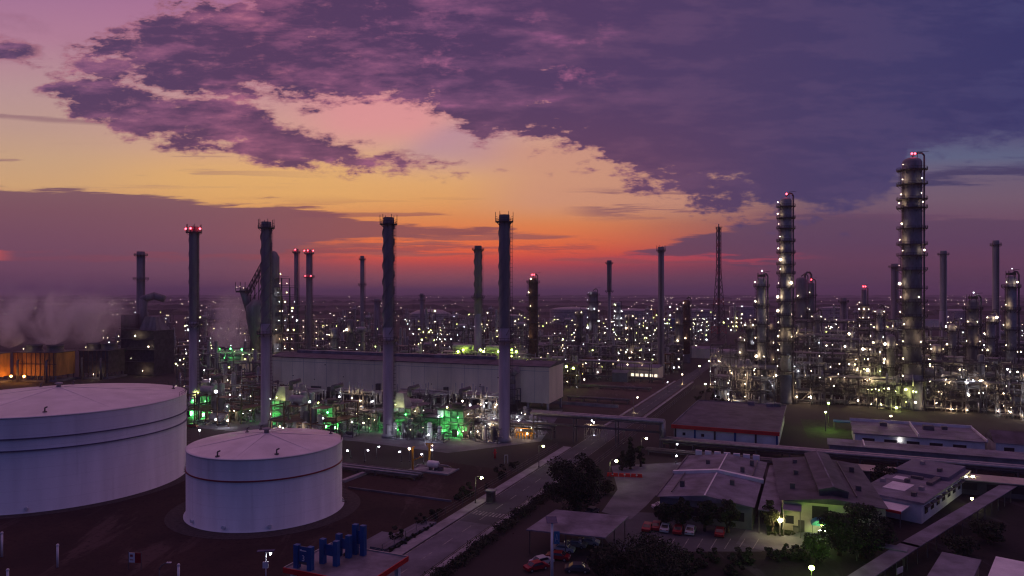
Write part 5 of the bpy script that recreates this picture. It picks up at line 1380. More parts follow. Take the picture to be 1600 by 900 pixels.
# ================================================================ BUILDINGS (right foreground)
def corner_box(label, px, py, z, w, l, an=GA, mw=M_cream, mr=M_roofg, name='building', cat='building', ridge=0.0, axis='l', eave=.5, roof_over=None, top=None):
    """px,py is the front-left eave corner; w runs right (local x), l runs back (local y)"""
    p = g(px, py, z); t = thing(name, label, cat, (p.x, p.y, 0), -an)
    a = MB(); a.bb(0, 0, 0, w, l, z - .25); a.build('wall', mw, t)
    b = MB(); e = eave
    v = [(-e, -e, z - .247), (w + e, -e, z - .247), (w + e, l + e, z - .247), (-e, l + e, z - .247)]
    if ridge > 0 and axis == 'l':
        b.v = v + [(w / 2, -e, z + ridge), (w / 2, l + e, z + ridge)]
        fs = ((1, 2, 5, 4), (3, 0, 4, 5), (0, 1, 4), (2, 3, 5), (3, 2, 1, 0))
    elif ridge > 0:
        b.v = v + [(-e, l / 2, z + ridge), (w + e, l / 2, z + ridge)]
        fs = ((0, 1, 5, 4), (2, 3, 4, 5), (1, 2, 5), (3, 0, 4), (3, 2, 1, 0))
    else:
        b.v = v + [(x, y, z) for x, y, _ in v]
        fs = ((3, 2, 1, 0), (4, 5, 6, 7), (0, 1, 5, 4), (1, 2, 6, 5), (2, 3, 7, 6), (3, 0, 4, 7))
    for q in fs: b.face(list(q))
    b.build('roof', mr, t)
    return t
def addp(t, name, m, *boxes, label=None):
    s = MB()
    for q in boxes: s.bb(*q)
    o = s.build(name, m, t)
    if label: o['label'] = label
    return o
# red-edged warehouse
W = corner_box('warehouse with dark flat roof, red fascia and white panelled front', 1053, 664, 6.2, 30.5, 54, GA, M_white, M_roofg, 'warehouse', 'warehouse')
addp(W, 'fascia', M_red, (-.7, -.75, 5.3, 31.2, -.52, 6.45))
addp(W, 'parapet', M_roofp, (-.75, -.5, 5.9, -.52, 54.5, 6.5), (31.02, -.5, 5.9, 31.25, 54.5, 6.5), (-.75, 54.52, 5.9, 31.25, 54.8, 6.5))
for k in range(5): addp(W, 'panel_door', M_white, (1.0 + k * 6.0, -.09, .3, 5.9 + k * 6.0, -.006, 4.9))
for k in range(6): addp(W, 'pilaster', M_blue if k % 2 else M_steel_d, (.2 + k * 6.0, -.22, 0, .75 + k * 6.0, -.006, 5.2))
for x in (2.7, 8.4): addp(W, 'round_window', M_glass, (x, -.16, 3.2, x + .9, -.095, 4.1))
for k in range(6): addp(W, 'skylight', M_roofp if k % 2 else M_vessel, (11 + k * 3.1, 8 + (k % 3) * 5, 6.003, 11.25 + k * 3.1, 26 + (k % 2) * 8, 6.12))
for x, y in ((18, 50), (24.5, 49), (27, 50.5)): addp(W, 'roof_unit', M_roofp, (x, y, 6.003, x + 2.4, y + 2.2, 7.4))
# twin-gabled pale roofs with white fire wall
B = corner_box('pale gabled low building crossed by a white fire wall', 1031, 773.5, 5.0, 18.6, 40, GA, M_conc_d, M_roofp, 'workshop', 'workshop', 1.1)
s = MB()
for x0, x1, z0, z1 in ((-.9, 9.3, 5.45, 6.75), (9.3, 19.5, 6.75, 5.45)):
    s.poly([(x0, 19.6, z0 - .9), (x1, 19.6, z1 - .9), (x1, 19.6, z1), (x0, 19.6, z0)]); s.poly([(x0, 20.8, z0), (x1, 20.8, z1), (x1, 20.8, z1 - .9), (x0, 20.8, z0 - .9)])
    s.poly([(x0, 19.6, z0), (x1, 19.6, z1), (x1, 20.8, z1), (x0, 20.8, z0)])
s.build('fire_wall', M_white, B)
addp(B, 'ridge_cap', M_white, (9.15, -.5, 6.09, 9.45, 19.5, 6.19), (9.15, 21, 6.09, 9.45, 40.5, 6.19))
addp(B, 'gutter', M_steel, (-.9, -.5, 4.72, -.55, 40.5, 4.95))
for k in range(4): addp(B, 'window', M_glass, (1.8 + k * 4.3, -.06, 1.5, 4.2 + k * 4.3, -.004, 3.3))
for k in range(7): addp(B, 'rear_vent', M_white, (1.2 + k * 2.4, 40.6, 4.9, 2.8 + k * 2.4, 41.3, 6.3))
for k, (x, y) in enumerate(((3, 7), (5.5, 29), (13, 12), (15.5, 33), (14, 25))): addp(B, 'roof_vent', M_steel, (x, y, 5.3, x + .9, y + .9, 6.6))
addp(B, 'roof_pipe', M_pipe_d, (2, 2, 5.35, 2.2, 19, 5.6), (16.8, 22, 5.35, 17, 39, 5.6))
# walkway roofs between the two halls
for i, (off, w, z, m, lab) in enumerate(((19.8, 4.2, 4.6, M_roofp, 'pale narrow lean-to roof beside the gabled workshop'), (24.4, 3.4, 5.2, M_roofb, 'blue-grey narrow lean-to roof against the dark hall'))):
    p0 = B.location; q = Vector((p0.x + off * VX, p0.y + off * VY, 0))
    t = thing('lean_to', lab, 'lean-to roof', q, -GA)
    s = MB(); s.prism([(0, -1.5), (w, -1.5), (w, 38), (0, 38)], z, z + .18); s.build('roof', m, t)
    for k in range(7):
        for x in (.2, w - .2): s = MB(); s.beam((x, -1.2 + 6.4 * k, 0), (x, -1.2 + 6.4 * k, z), .16); s.build('post', M_steel, t)
# dark hall with roof monitor
Dk = corner_box('large dark-roofed hall with raised roof monitor and lit cream front', 1222, 779, 6.3, 18.8, 37, R(18), M_cream, M_roofg, 'dark_hall', 'hall', .9)
s = MB(); s.v = [(7.2, 2.2, 6.6), (12.4, 2.2, 6.6), (12.4, 36, 6.6), (7.2, 36, 6.6), (7.0, 2.0, 8.2), (12.6, 2.0, 8.2), (12.6, 36.2, 8.2), (7.0, 36.2, 8.2), (9.8, 2.0, 8.95), (9.8, 36.2, 8.95)]
for q in ((0, 1, 5, 4), (1, 2, 6, 5), (2, 3, 7, 6), (3, 0, 4, 7), (4, 5, 8), (6, 7, 9), (5, 6, 9, 8), (7, 4, 8, 9)): s.face(list(q))
s.build('roof_monitor', M_roofg, Dk); addp(Dk, 'ridge_cap', M_roofp, (9.65, 2, 8.96, 9.95, 36.2, 9.05))
addp(Dk, 'dark_opening', M_black, (5.6, -.06, 2.9, 8.6, -.004, 5.4)); addp(Dk, 'door', M_steel_d, (3.0, -.06, 0, 4.2, -.004, 2.3))
addp(Dk, 'window', M_glass, (.6, -.06, 1.4, 2.2, -.004, 3.0)); addp(Dk, 'bin_cabinet', M_steel, (2.0, -1.2, 0, 3.0, -.3, 1.2))
aw = MB(); n = 10
for i in range(n):
    a, b = math.pi * i / n, math.pi * (i + 1) / n
    aw.poly([(7.2 - 1.9 * math.cos(a), -2.4, 2.2 + 1.1 * math.sin(a)), (7.2 - 1.9 * math.cos(b), -2.4, 2.2 + 1.1 * math.sin(b)), (7.2 - 1.9 * math.cos(b), -.05, 2.2 + 1.1 * math.sin(b)), (7.2 - 1.9 * math.cos(a), -.05, 2.2 + 1.1 * math.sin(a))])
aw.poly([(7.2 - 1.9 * math.cos(math.pi * i / n), -2.4, 2.2 + 1.1 * math.sin(math.pi * i / n)) for i in range(n + 1)])
aw.build('awning', M_teal, Dk)
lw = MB(); lw.bb(6.6, -2.7, 1.35, 8.0, -2.55, 1.6); lw.build('porch_lamp', emit('porch_light', (1, .95, .75), 30), Dk)
addp(Dk, 'awning_posts', M_steel, (5.4, -2.4, 0, 5.5, -2.3, 2.2), (8.9, -2.4, 0, 9.0, -2.3, 2.2))
for k, (x, y) in enumerate(((2, 8), (3.5, 20), (15, 10), (16, 27), (4, 31))): addp(Dk, 'roof_vent', M_steel, (x, y, 6.35, x + 1.0, y + .8, 7.5))
addp(Dk, 'roof_pipe', M_pipe_d, (14.2, 4, 6.7, 14.4, 35, 6.95))
# long white block at 45 degrees
E_ = thing('site_office', 'long pale flat-roofed block with a lit windowed side wall', 'office block', Vector((84.9, 145.9, 0)), R(44.5))
s = MB(); s.bb(0, 0, 0, 37, 12, 4.2); s.build('wall', M_white, E_)
s = MB(); s.bb(-.6, -.6, 4.203, 37.6, 12.6, 4.6); s.build('roof', M_roofp, E_)
addp(E_, 'roof_patch', M_white, (6, 5, 4.603, 13, 9.5, 4.68), (16, 8, 4.603, 19, 10.5, 4.7)); addp(E_, 'roof_step', M_roofb, (22, 0.5, 4.603, 37, 12, 5.5))
for k, (x, y) in enumerate(((3, 2), (9, 2.2), (14, 6.5), (10.5, 10.6), (26, 3), (31, 8))): addp(E_, 'roof_unit', M_vessel if k % 2 else M_steel, (x, y, 4.603 + (.9 if x > 22 else 0), x + 1.3, y + .9, 5.4 + (.9 if x > 22 else 0)))
addp(E_, 'roof_duct', M_steel, (15, 2, 4.7, 22, 3.2, 5.3), (19, 5, 4.7, 20, 7.5, 5.2)); 
for k in range(8): addp(E_, 'window', M_glass, (2.0 + k * 4.3, -.06, 1.6, 4.2 + k * 4.3, -.004, 3.1))
for k in range(8): addp(E_, 'sun_shade', M_steel, (1.6 + k * 4.3, -.9, 3.25, 4.6 + k * 4.3, -.004, 3.37))
addp(E_, 'lean_to_roof', M_white, (-6.2, 2, 3.3, -.61, 11, 3.5), label='white lean-to roof on the near end'); addp(E_, 'lean_to_fascia', M_red, (-6.45, 2, 3.0, -6.21, 11, 3.5))
addp(E_, 'lean_to_posts', M_steel, (-6.0, 2.2, 0, -5.85, 2.35, 3.3), (-6.0, 10.6, 0, -5.85, 10.75, 3.3))
lw = MB(); lw.bb(33.6, -.5, 3.5, 34.4, -.08, 3.7); lw.build('wall_lamp', emit('wall_light', (1, .97, .9), 22), E_)
# covered walkways lower right
def walkway(label, pts, w, z, m=M_roofp):
    t = thing('covered_walkway', label, 'covered walkway', (pts[0][0], pts[0][1], 0), 0, 'covered walkways, lower right'); o0 = Vector((pts[0][0], pts[0][1], 0))
    s = MB(); q = MB()
    for a, b in zip(pts, pts[1:]):
        a = Vector((a[0], a[1], 0)) - o0; b = Vector((b[0], b[1], 0)) - o0; d = (b - a).normalized(); nn = Vector((-d.y, d.x, 0)) * w / 2
        s.prism([(v.x, v.y) for v in (a - nn - d * .6, b - nn + d * .6, b + nn + d * .6, a + nn - d * .6)], z, z + .16)
        k = int((b - a).length / 4.5)
        for i in range(k + 1):
            c = a.lerp(b, i / max(1, k))
            for sgn in (-.8, .8): q = MB(); q.beam(c + nn * sgn, c + nn * sgn + Vector((0, 0, z)), .12); q.build('post', M_steel, t)
    s.build('roof', m, t)
walkway('long covered walkway slanting up to the right, lower right corner', [g(1310, 925, 3), g(1422, 852, 3), g(1588, 752, 3)], 3.0, 3.0)
walkway('short covered walkway joining the long one from the left', [g(1340, 846, 3.2), g(1412, 859, 3.2)], 2.4, 3.2)
for i, (px, py, w, l, m, lab) in enumerate(((1472, 862, 5.6, 20, M_roofp, 'mauve flat-roofed hut at the bottom edge right of the walkway'), (1556, 869, 8, 20, M_white, 'pale flat-roofed hut in the bottom right corner'))):
    p = g(px, py, 4.0); t = thing('hut', lab, 'hut', (p.x, p.y, 0), R(-40), None)
    # x runs right, y runs towards the camera (negative)
    s = MB(); s.bb(.3, -l + .3, 0, w - .3, -.3, 3.75); s.build('wall', M_cream, t)
    s = MB(); s.bb(0, -l, 3.753, w, 0, 4.0); s.build('roof', m, t); addp(t, 'window', M_glass, (.24, -6, 1.4, .297, -3, 2.8))
sg = thing('sign_board', 'small white sign board on posts beside the covered walkway', 'sign', g(1406, 905), R(35))
s = MB(); s.bb(-1.0, -.05, 1.0, 1.0, .05, 2.0); s.build('board', M_white, sg); addp(sg, 'posts', M_steel, (-.9, -.03, 0, -.82, .03, 1.0), (.82, -.03, 0, .9, .03, 1.0))
# office behind the pipe run, blue canopy, gatehouse roofs
Of = corner_box('long flat-roofed office with walled roof deck behind the pale pipe run', 1336, 676, 4.6, 34, 22, GA, M_white, M_roofp, 'office', 'office block')
addp(Of, 'roof_parapet', M_white, (-.6, 22.2, 4.6, 34.6, 22.5, 5.5), (17.0, -.5, 4.603, 17.3, 22.2, 5.6), (34.3, -.5, 4.6, 34.6, 22.2, 5.3))
addp(Of, 'roof_unit', M_steel, (20, 13, 4.603, 23, 15.5, 6.0), (25.5, 16, 4.603, 27, 18, 5.6), (8, 15, 4.603, 10, 17, 5.8))
for k in range(5): addp(Of, 'window', M_glass, (2 + k * 6, -.06, 1.4, 5.4 + k * 6, -.004, 3.2))
lw = MB(); lw.bb(12, -.6, 3.3, 12.5, -.1, 3.45); lw.build('wall_lamp', MATS['wall_light'], Of)
cn = thing('blue_canopy', 'low blue canopy roof beside the lit lawn', 'canopy', g(1302, 672), -GA)
s = MB(); s.bb(0, 0, 2.8, 17, 4, 3.1); s.build('roof', M_blue, cn); addp(cn, 'posts', M_steel, (.2, .2, 0, .35, .35, 2.8), (16.6, .2, 0, 16.75, .35, 2.8), (.2, 3.6, 0, .35, 3.75, 2.8), (16.6, 3.6, 0, 16.75, 3.75, 2.8))
Lf = corner_box('very long low flat roof just behind the pale pipe run, right', 1296, 694, 4.0, 72, 9, GA, M_conc, M_roofp, 'store_building', 'store')
addp(Lf, 'skylight', M_blue, (54, 1, 4.003, 57.5, 3.6, 4.15), (58, 1, 4.003, 66, 3.6, 4.15)); addp(Lf, 'roof_curb', M_white, (9, -.4, 4.003, 9.3, 9, 4.5), (53.3, -.4, 4.003, 53.6, 9, 4.5))
Hs = corner_box('gabled house-like building at the right edge beyond the pipe run', 1556, 690, 4.5, 26, 12, GA, M_white, M_roofg, 'gabled_building', 'building', 2.4, 'w')
for k in range(4): addp(Hs, 'window', M_glass, (2 + 6 * k, -.06, 1.3, 4.5 + 6 * k, -.004, 3.0))
St = corner_box('low cream-banded store front under the pale pipe run', 1312, 731, 3.6, 46, 6, GA, M_roofg, M_cream, 'store_row', 'store')
for k in range(9): addp(St, 'window', M_glass, (2 + 4.9 * k, -.06, 1.2, 5 + 4.9 * k, -.004, 2.8))
sh_ = shed_px('small grey hut on the apron below the hall right end', 885, 720, 0.1, .1, .1) if False else None

# canopy over the car park
cp = g(822, 829, 4.3); Cn = thing('carport', 'flat pale carport roof on thin posts over parked cars', 'carport', (cp.x, cp.y, 0), -R(17))
s = MB(); s.v = []
s.prism([(0, 0), (14.6, 0), (17.0, 13.2), (2.4, 13.2)], 4.3, 4.5); s.build('roof', M_roofp, Cn)
for x, y in ((.6, .4), (7.3, .4), (14, .4), (16.3, 12.8), (9.5, 12.8), (3, 12.8), (15.2, 6.5)): s = MB(); s.beam((x, y, 0), (x, y, 4.3), .16); s.build('post', M_steel_d, Cn)

# gate roof with blue frames
gp = g(444, 888, 5.0); Gt = thing('gate_roof', 'flat concrete gate roof with bright red fascia at the bottom edge', 'gate roof', (gp.x, gp.y, 0), -GA)
s = MB(); s.bb(0, 0, 4.5, 15.2, 11.6, 5.0); s.build('roof', M_roofp, Gt)
s = MB(); s.bb(-.12, -.15, 4.35, 15.35, -.003, 5.15); s.bb(15.203, -.15, 4.35, 15.35, 11.7, 5.15); s.build('fascia', M_red, Gt)
s = MB(); s.bb(-.12, 0, 5.003, .1, 11.7, 5.2); s.bb(.1, 11.5, 5.003, 15.2, 11.7, 5.2); s.build('kerb', M_vessel, Gt)
s = MB()
for x in (1, 7.5, 14):
    for y in (1, 10.5): s.bb(x - .35, y - .35, 0, x + .35, y + .35, 4.497)
s.build('columns', M_white, Gt)
addp(Gt, 'guard_booth', M_cream, (5, 4, 0, 10, 8, 4.2))
def gframe(label, x, y, w, h, sign):
    t = bpy.data.objects.new('blue_frame', None); col.objects.link(t); t.location = (x, y, 5.0); t.parent = Gt; t['label'] = label
    for a in (0, w):
        s = MB(); s.bb(a - .42, -.3, .003, a + .42, .5, h); s.build('post', M_blue, t)
    s = MB(); s.bb(.43, .05, h * .18 if sign else h * .35, w - .43, .2, h - .15 if sign else h * .8); s.build('panel', M_blue if not sign else M_steel, t)
    if sign:
        s = MB(); s.bb(.46, -.02, h * .30, w - .46, .047, h * .95); s.build('sign_board', M_blue, t)
        c = bpy.data.curves.new('sign_figure', 'FONT'); c.body = '3'; c.size = 1.3; c.align_x = 'CENTER'; c.extrude = .01
        o = bpy.data.objects.new('tmp', c); col.objects.link(o); bpy.context.view_layer.update()
        me = bpy.data.meshes.new_from_object(o.evaluated_get(bpy.context.evaluated_depsgraph_get())); bpy.data.objects.remove(o)
        me.materials.clear(); me.materials.append(M_white)
        o = part('sign_figure', me, t, (w / 2, -.04, h * .34)); o.rotation_euler = (R(90), 0, 0)
        s = MB(); s.bb(w * .25, -.045, h * .76, w * .72, -.023, h * .80); s.bb(w * .25, -.045, h * .803, w * .38, -.023, h * .83); s.build('sign_line', M_white, t)
gframe('front blue frame on the gate roof carrying a white figure 3', 1.6, 1.0, 2.6, 3.6, True)
gframe('middle blue frame on the gate roof', 4.2, 4.0, 2.6, 3.9, False)
gframe('low blue frame behind the middle of the gate roof', 4.6, 7.6, 1.9, 3.6, False)
gframe('rear blue frame on the gate roof, tallest of them', 6.6, 9.3, 1.5, 4.9, False)
# long concrete slab bed and planter right of the gate
s = MB(); s.prism([(q.x, q.y) for q in (g(578, 858), g(602, 862), g(682, 819), g(655, 818))], 0, .5); o = s.build('concrete_bed', M_conc_d); tag(o, 'long raised concrete bed between the gate roof and the pavement', 'planting bed')
# ================================================================ TREES AND SHRUBS
def crown_mesh(seed, w, h, z0, nclump, nleaf, ls, m, shape='round'):
    r = random.Random(seed); mb = MB(); cl = []
    for i in range(nclump):
        for _ in range(30):
            x, y, z = (r.uniform(-1, 1) for _ in range(3))
            q = x * x + y * y + z * z
            if q < 1 and (q > .25 or r.random() < .3): break
        if shape == 'cone': k = 1 - (z + 1) / 2 * .8; x *= k; y *= k
        cl.append((x * w / 2 * .85, y * w / 2 * .85, z0 + (z + 1) / 2 * (h - z0) * .92, r.uniform(.13, .27) * w * .75))
    for cx, cy, cz, cr in cl:
        for _ in range(nleaf):
            while 1:
                x, y, z = (r.uniform(-1, 1) for _ in range(3)); q = x * x + y * y + z * z
                if q < 1 and r.random() < q + .15: break
            c = Vector((cx + x * cr, cy + y * cr, cz + z * cr * .75)); s = ls * r.uniform(.6, 1.4)
            a = Vector((r.gauss(0, 1), r.gauss(0, 1), r.gauss(0, .6))).normalized(); b = a.cross(Vector((r.gauss(0, 1), r.gauss(0, 1), r.gauss(0, 1)))).normalized()
            mb.poly([c - a * s * .5, c + b * s * .32, c + a * s * .5, c - b * s * .32])
    return mb, cl
def tree(name, label, cat, p, h, w, seed, m=None, z0=None, ncl=26, nl=90, ls=.5, grp='trees among the buildings', shape='round'):
    t = thing(name, label, cat, (p[0], p[1], 0), 0, grp); z0 = h * .3 if z0 is None else z0
    mb, cl = crown_mesh(seed, w, h, z0, ncl, nl, ls, m, shape)
    r = random.Random(seed); tr = MB(); k = h * .028 + .06; fork = max(.4, z0 * .9)
    tr.tube((0, 0, 0), (0, 0, fork), k * 1.5, 9, k); 
    for cx, cy, cz, cr in cl[:9]:
        mid = Vector((cx * .45, cy * .45, fork + (cz - fork) * .55)); tr.tube((0, 0, fork - .1), mid, k * .7, 6, k * .4); tr.tube(mid, (cx, cy, cz), k * .4, 5, k * .12)
    tr.build('trunk', M_bark, t); mb.build('crown', m or M_leaf, t)
    return t
tree('spreading_tree', 'big dark spreading tree beside the road above the carport', 'tree', g(898, 800), 12.5, 13.5, 1, M_leafd, 1.5, 50, 240, .44)
tree('round_tree', 'dark upright tree by the lamp under the pipe bridge', 'tree', g(985, 733), 9.5, 4.2, 2, M_leafd, .6, 26, 80, .45, shape='cone')
tree('round_tree', 'small bushy tree left of the upright one by the road', 'tree', g(972, 735), 5.5, 4.0, 3, M_leafd, .5, 18, 70, .4)
tree('round_tree', 'small bushy tree right of the upright one by the road', 'tree', g(1001, 729), 6.5, 3.6, 4, M_leafd, .6, 18, 70, .4)
tree('spreading_tree', 'low wide dark tree at the bottom edge right of the carport', 'tree', g(1010, 912), 7.0, 14.0, 5, M_leafd, 1.2, 46, 210, .38)
tree('spreading_tree', 'dark tree at the bottom edge left of the wide one', 'tree', g(948, 905), 5.8, 6.5, 6, M_leafd, 1.0, 24, 90, .45)
tree('spreading_tree', 'large dark tree in front of the pale office block', 'tree', g(1348, 872), 10.0, 10.5, 7, M_leafd, 1.5, 46, 230, .40)
tree('spreading_tree', 'dark tree touching the left side of the large one', 'tree', g(1312, 868), 8.5, 7.0, 8, M_leafd, 1.2, 34, 190, .36)
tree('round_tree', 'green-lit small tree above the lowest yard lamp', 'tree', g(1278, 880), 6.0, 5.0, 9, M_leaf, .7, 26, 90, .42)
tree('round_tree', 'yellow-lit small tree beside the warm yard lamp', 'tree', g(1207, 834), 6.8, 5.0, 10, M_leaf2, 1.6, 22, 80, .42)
tree('round_tree', 'dark round tree between the dark hall and the office block', 'tree', g(1384, 768), 6.5, 6.5, 11, M_leafd, .8, 26, 90, .48)
for i, (px, py, h, w) in enumerate(((1038, 826, 6.2, 4.4), (1066, 829, 6.8, 4.8), (1101, 830, 7.0, 5.2), (1137, 832, 7.2, 4.8))):
    tree('clipped_tree', ('leftmost of four small trees before the gabled workshop', 'second from left of four small trees before the gabled workshop', 'third from left of four small trees before the gabled workshop', 'rightmost and tallest of four small trees before the gabled workshop')[i],
         'tree', g(px, py), h, w, 20 + i, M_leafd if i < 3 else M_leaf, 1.4, 28, 160, .34)
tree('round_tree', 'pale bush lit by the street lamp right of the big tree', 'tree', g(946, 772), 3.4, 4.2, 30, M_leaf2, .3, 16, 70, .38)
tree('round_tree', 'dim bush beyond the big tree near the side road', 'tree', g(930, 752), 3.6, 4.6, 31, M_leafd, .3, 16, 70, .4)
tree('spreading_tree', 'dark tree in the black corner garden, far right', 'tree', g(1545, 850), 5.0, 7.0, 32, M_leafd, .8, 26, 90, .48)
tree('spreading_tree', 'dark low tree right of the covered walkway', 'tree', g(1500, 868), 3.6, 6.0, 33, M_leafd, .5, 24, 80, .45)
tree('palm', 'left of two small dark palms before the gate roof', 'palm', g(526, 916), 5.0, 2.2, 34, M_leafd, 3.4, 10, 60, .5)
tree('palm', 'right of two small dark palms before the gate roof', 'palm', g(546, 914), 5.6, 2.4, 35, M_leafd, 4.0, 10, 60, .5)
# shrub rows: prototypes copied along verges
def shrub_proto(seed, h, w, m): 
    t = thing('shrub', None, None); mb, cl = crown_mesh(seed, w, h, .05, 9, 60, .34, m); mb.build('crown', m, t); tr = MB()
    for cx, cy, cz, cr in cl[:4]: tr.tube((cx * .2, cy * .2, 0), (cx, cy, cz), .07, 5, .03)
    tr.build('stems', M_bark, t); return t
SP = [shrub_proto(50 + i, (1.6, 2.2, 1.2)[i], (2.2, 2.8, 2.0)[i], (M_leafd, M_leafd, M_leaf)[i]) for i in range(3)]
bpy.context.view_layer.update()
SPT = [tree_of(s) for s in SP]; SPU = set(); SHR = []
def shrub(k, p, base, rz=0, s=1.0):
    if k in SPU: o = copy_tree(SP[k], SPT[k])
    else: SPU.add(k); o = SP[k]
    o.location = (p[0], p[1], 0); o.rotation_euler.z = rz; o.scale = (s, s, s); o['category'] = 'shrub'; o['group'] = 'shrubs along the verges'; o['label'] = base; REG.append(o); SHR.append(o)
rs = random.Random(9)
def hedge(label, a, b0, b1, w, h, seed):
    r = random.Random(seed); p = AB(a, (b0 + b1) / 2); t = thing('hedge', label, 'hedge', p, -GA, 'hedges right of the road'); mb = MB(); L = b1 - b0; n = int(L * 190)
    for i in range(n):
        y = r.uniform(-L / 2, L / 2); hh = h * (.65 + .35 * math.sin(y * .9 + seed) * math.sin(y * .37 + 2)); c = Vector((r.gauss(0, w * .26), y, hh * math.sqrt(r.random())))
        q = .34 * r.uniform(.5, 1.4); u = Vector((r.gauss(0, 1), r.gauss(0, 1), r.gauss(0, .7))).normalized(); v = u.cross(Vector((r.gauss(0, 1), r.gauss(0, 1), r.gauss(0, 1)))).normalized()
        mb.poly([c - u * q * .5, c + v * q * .32, c + u * q * .5, c - v * q * .32])
    mb.build('foliage', M_leafd, t); st = MB()
    for i in range(int(L / 1.2)):
        y = -L / 2 + .4 + i * 1.2; st.tube((0, y, 0), (r.uniform(-.3, .3), y, h * .7), .05, 5, .02)
    st.build('stems', M_bark, t)
for i, (b0, b1, h) in enumerate(((-38, -18, 2.2), (-17, 0, 1.8), (1, 22, 2.6), (23, 40, 2.0))):
    hedge(('nearest dark hedge right of the road, at the bottom edge', 'second dark hedge right of the road, left of the carport', 'third dark hedge right of the road, below the big tree', 'farthest dark hedge right of the road, left of the big tree')[i], 7.2, b0, b1, 2.6, h, i)
for i in range(11): shrub(rs.randint(0, 2), AB(-9.4 + rs.uniform(-1.6, .5), -8 + i * 6.5 + rs.uniform(-2.5, 2.5)), 'dark shrub left of the pavement', rs.uniform(0, 6), rs.uniform(.5, 1.5))
for i in range(8): shrub(2, g(612 + i * 9.0, 862 - i * 5.6), 'small shrub in the concrete bed by the pavement', rs.uniform(0, 6), rs.uniform(.5, .8))
for i in range(6): shrub(rs.randint(0, 1), g(1206 + i * 10, 872 + (i % 2) * 4), 'rounded shrub of the hedge below the lit lawn', rs.uniform(0, 6), rs.uniform(.9, 1.3))
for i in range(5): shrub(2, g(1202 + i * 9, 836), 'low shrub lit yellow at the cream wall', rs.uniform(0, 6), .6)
for i in range(8): shrub(rs.randint(0, 1), g(1130 + rs.uniform(-60, 90), 885 + rs.uniform(-8, 20)), 'dark shrub at the bottom edge left of the yard lamps', rs.uniform(0, 6), rs.uniform(.9, 1.5))
for i in range(7): shrub(rs.randint(0, 1), g(1110 + rs.uniform(-25, 40), 640 - rs.uniform(0, 30)), 'dim shrub along the road by the warehouse', rs.uniform(0, 6), rs.uniform(1, 1.8))

# ================================================================ STREET LAMPS AND SMALL FURNITURE
def street_lamp(label, lx, ly, bx, by, m, kind='single', name='street_lamp', r=.32):
    p = g(bx, by); d = p.y; h = hz(ly, d); off = (lx - bx) * d / F
    t = thing(name, label, 'street lamp', p, 0, 'street and yard lamps')
    s = MB(); s.tube((0, 0, 0), (0, 0, h + .15), .11, 8, .07); s.tube((0, 0, 0), (0, 0, .6), .2, 8); s.build('pole', M_steel, t)
    if abs(off) > .2:
        s = MB(); s.path([Vector((0, 0, h + .1)), Vector((off * .5, 0, h + .35)), Vector((off, 0, h + .3))], .06, 6); s.box((off, 0, h + .26), (.8, .34, .14)); s.build('lamp_arm', M_steel, t)
    q = MB(); q.ball((off, -.05, h), r, 10, 6, .8); q.build('lamp', m, t)
    return t
street_lamp('street lamp at the pavement right of the pump pad', 752.5, 746.5, 743, 787, L_street)
street_lamp('street lamp by the fence above the pavement, near the big tree', 849, 697, 842, 731, L_street)
street_lamp('yellow street lamp right of the big dark tree', 963, 720, 953, 757, L_street, r=.38)
street_lamp('street lamp beside the upright tree under the pipe run', 1010, 685, 1002, 728, L_street, r=.36)
street_lamp('street lamp left of the road beyond the pipe bridge', 996, 621, 990, 644, L_warm)
street_lamp('street lamp at the far left corner of the warehouse', 1102, 600, 1102, 625, L_street)
street_lamp('far street lamp at the road bend left of the crown-decked column', 1093, 572, 1093, 592, L_street)
street_lamp('far street lamp on the right side of the road', 1108, 564, 1108, 586, L_warm)
street_lamp('far street lamp beside the lit-window shed', 1066, 585, 1066, 600, L_warm)
street_lamp('lower left of the two yellow-green lamps by the lit lawn', 1290, 644, 1290, 674, L_yardg, r=.3)
street_lamp('upper right of the two yellow-green lamps by the lit lawn', 1294.6, 630, 1294.6, 669, L_yardg, r=.3)
street_lamp('white lamp on a post in front of the long office', 1392, 650, 1392, 682, L_warm)
street_lamp('bright yellow lamp at the end of the pale office block', 1520, 745, 1520, 768, L_yard, r=.36)
street_lamp('small yellow lamp below the one at the office block end', 1518.5, 779, 1518.5, 792, L_street, r=.3)
street_lamp('warm yard lamp glowing before the cream wall', 1219, 813, 1219, 838, L_yard, r=.42)
street_lamp('greenish yard lamp right of the blue awning', 1285, 821, 1285, 842, L_yardg, r=.34)
street_lamp('green-yellow yard lamp at the bottom edge', 1268, 887, 1268, 925, L_yardg, r=.42)
street_lamp('small lamp at the left edge of the small tank roof', 312, 672, 312, 694, L_cool)
for i, (lx, ly, bx, by) in enumerate(((592, 698, 588, 716), (575, 703.5, 570, 722), (543, 704, 548, 716), (624, 706, 627, 722), (659, 709.6, 662, 724), (640, 701, 640, 722), (675, 703, 676, 722), (1058, 694, 1056, 712), (1057, 712, 1056, 724), (976, 671, 975, 690), (928, 660, 928, 680),
                                     (925, 657, 924, 676), (901, 587, 901, 604), (1043, 597, 1043, 610), (1450, 727, 1450, 742))):
    street_lamp('small white yard lamp on post', lx, ly, bx, by, L_cool, r=.24, name='yard_lamp')
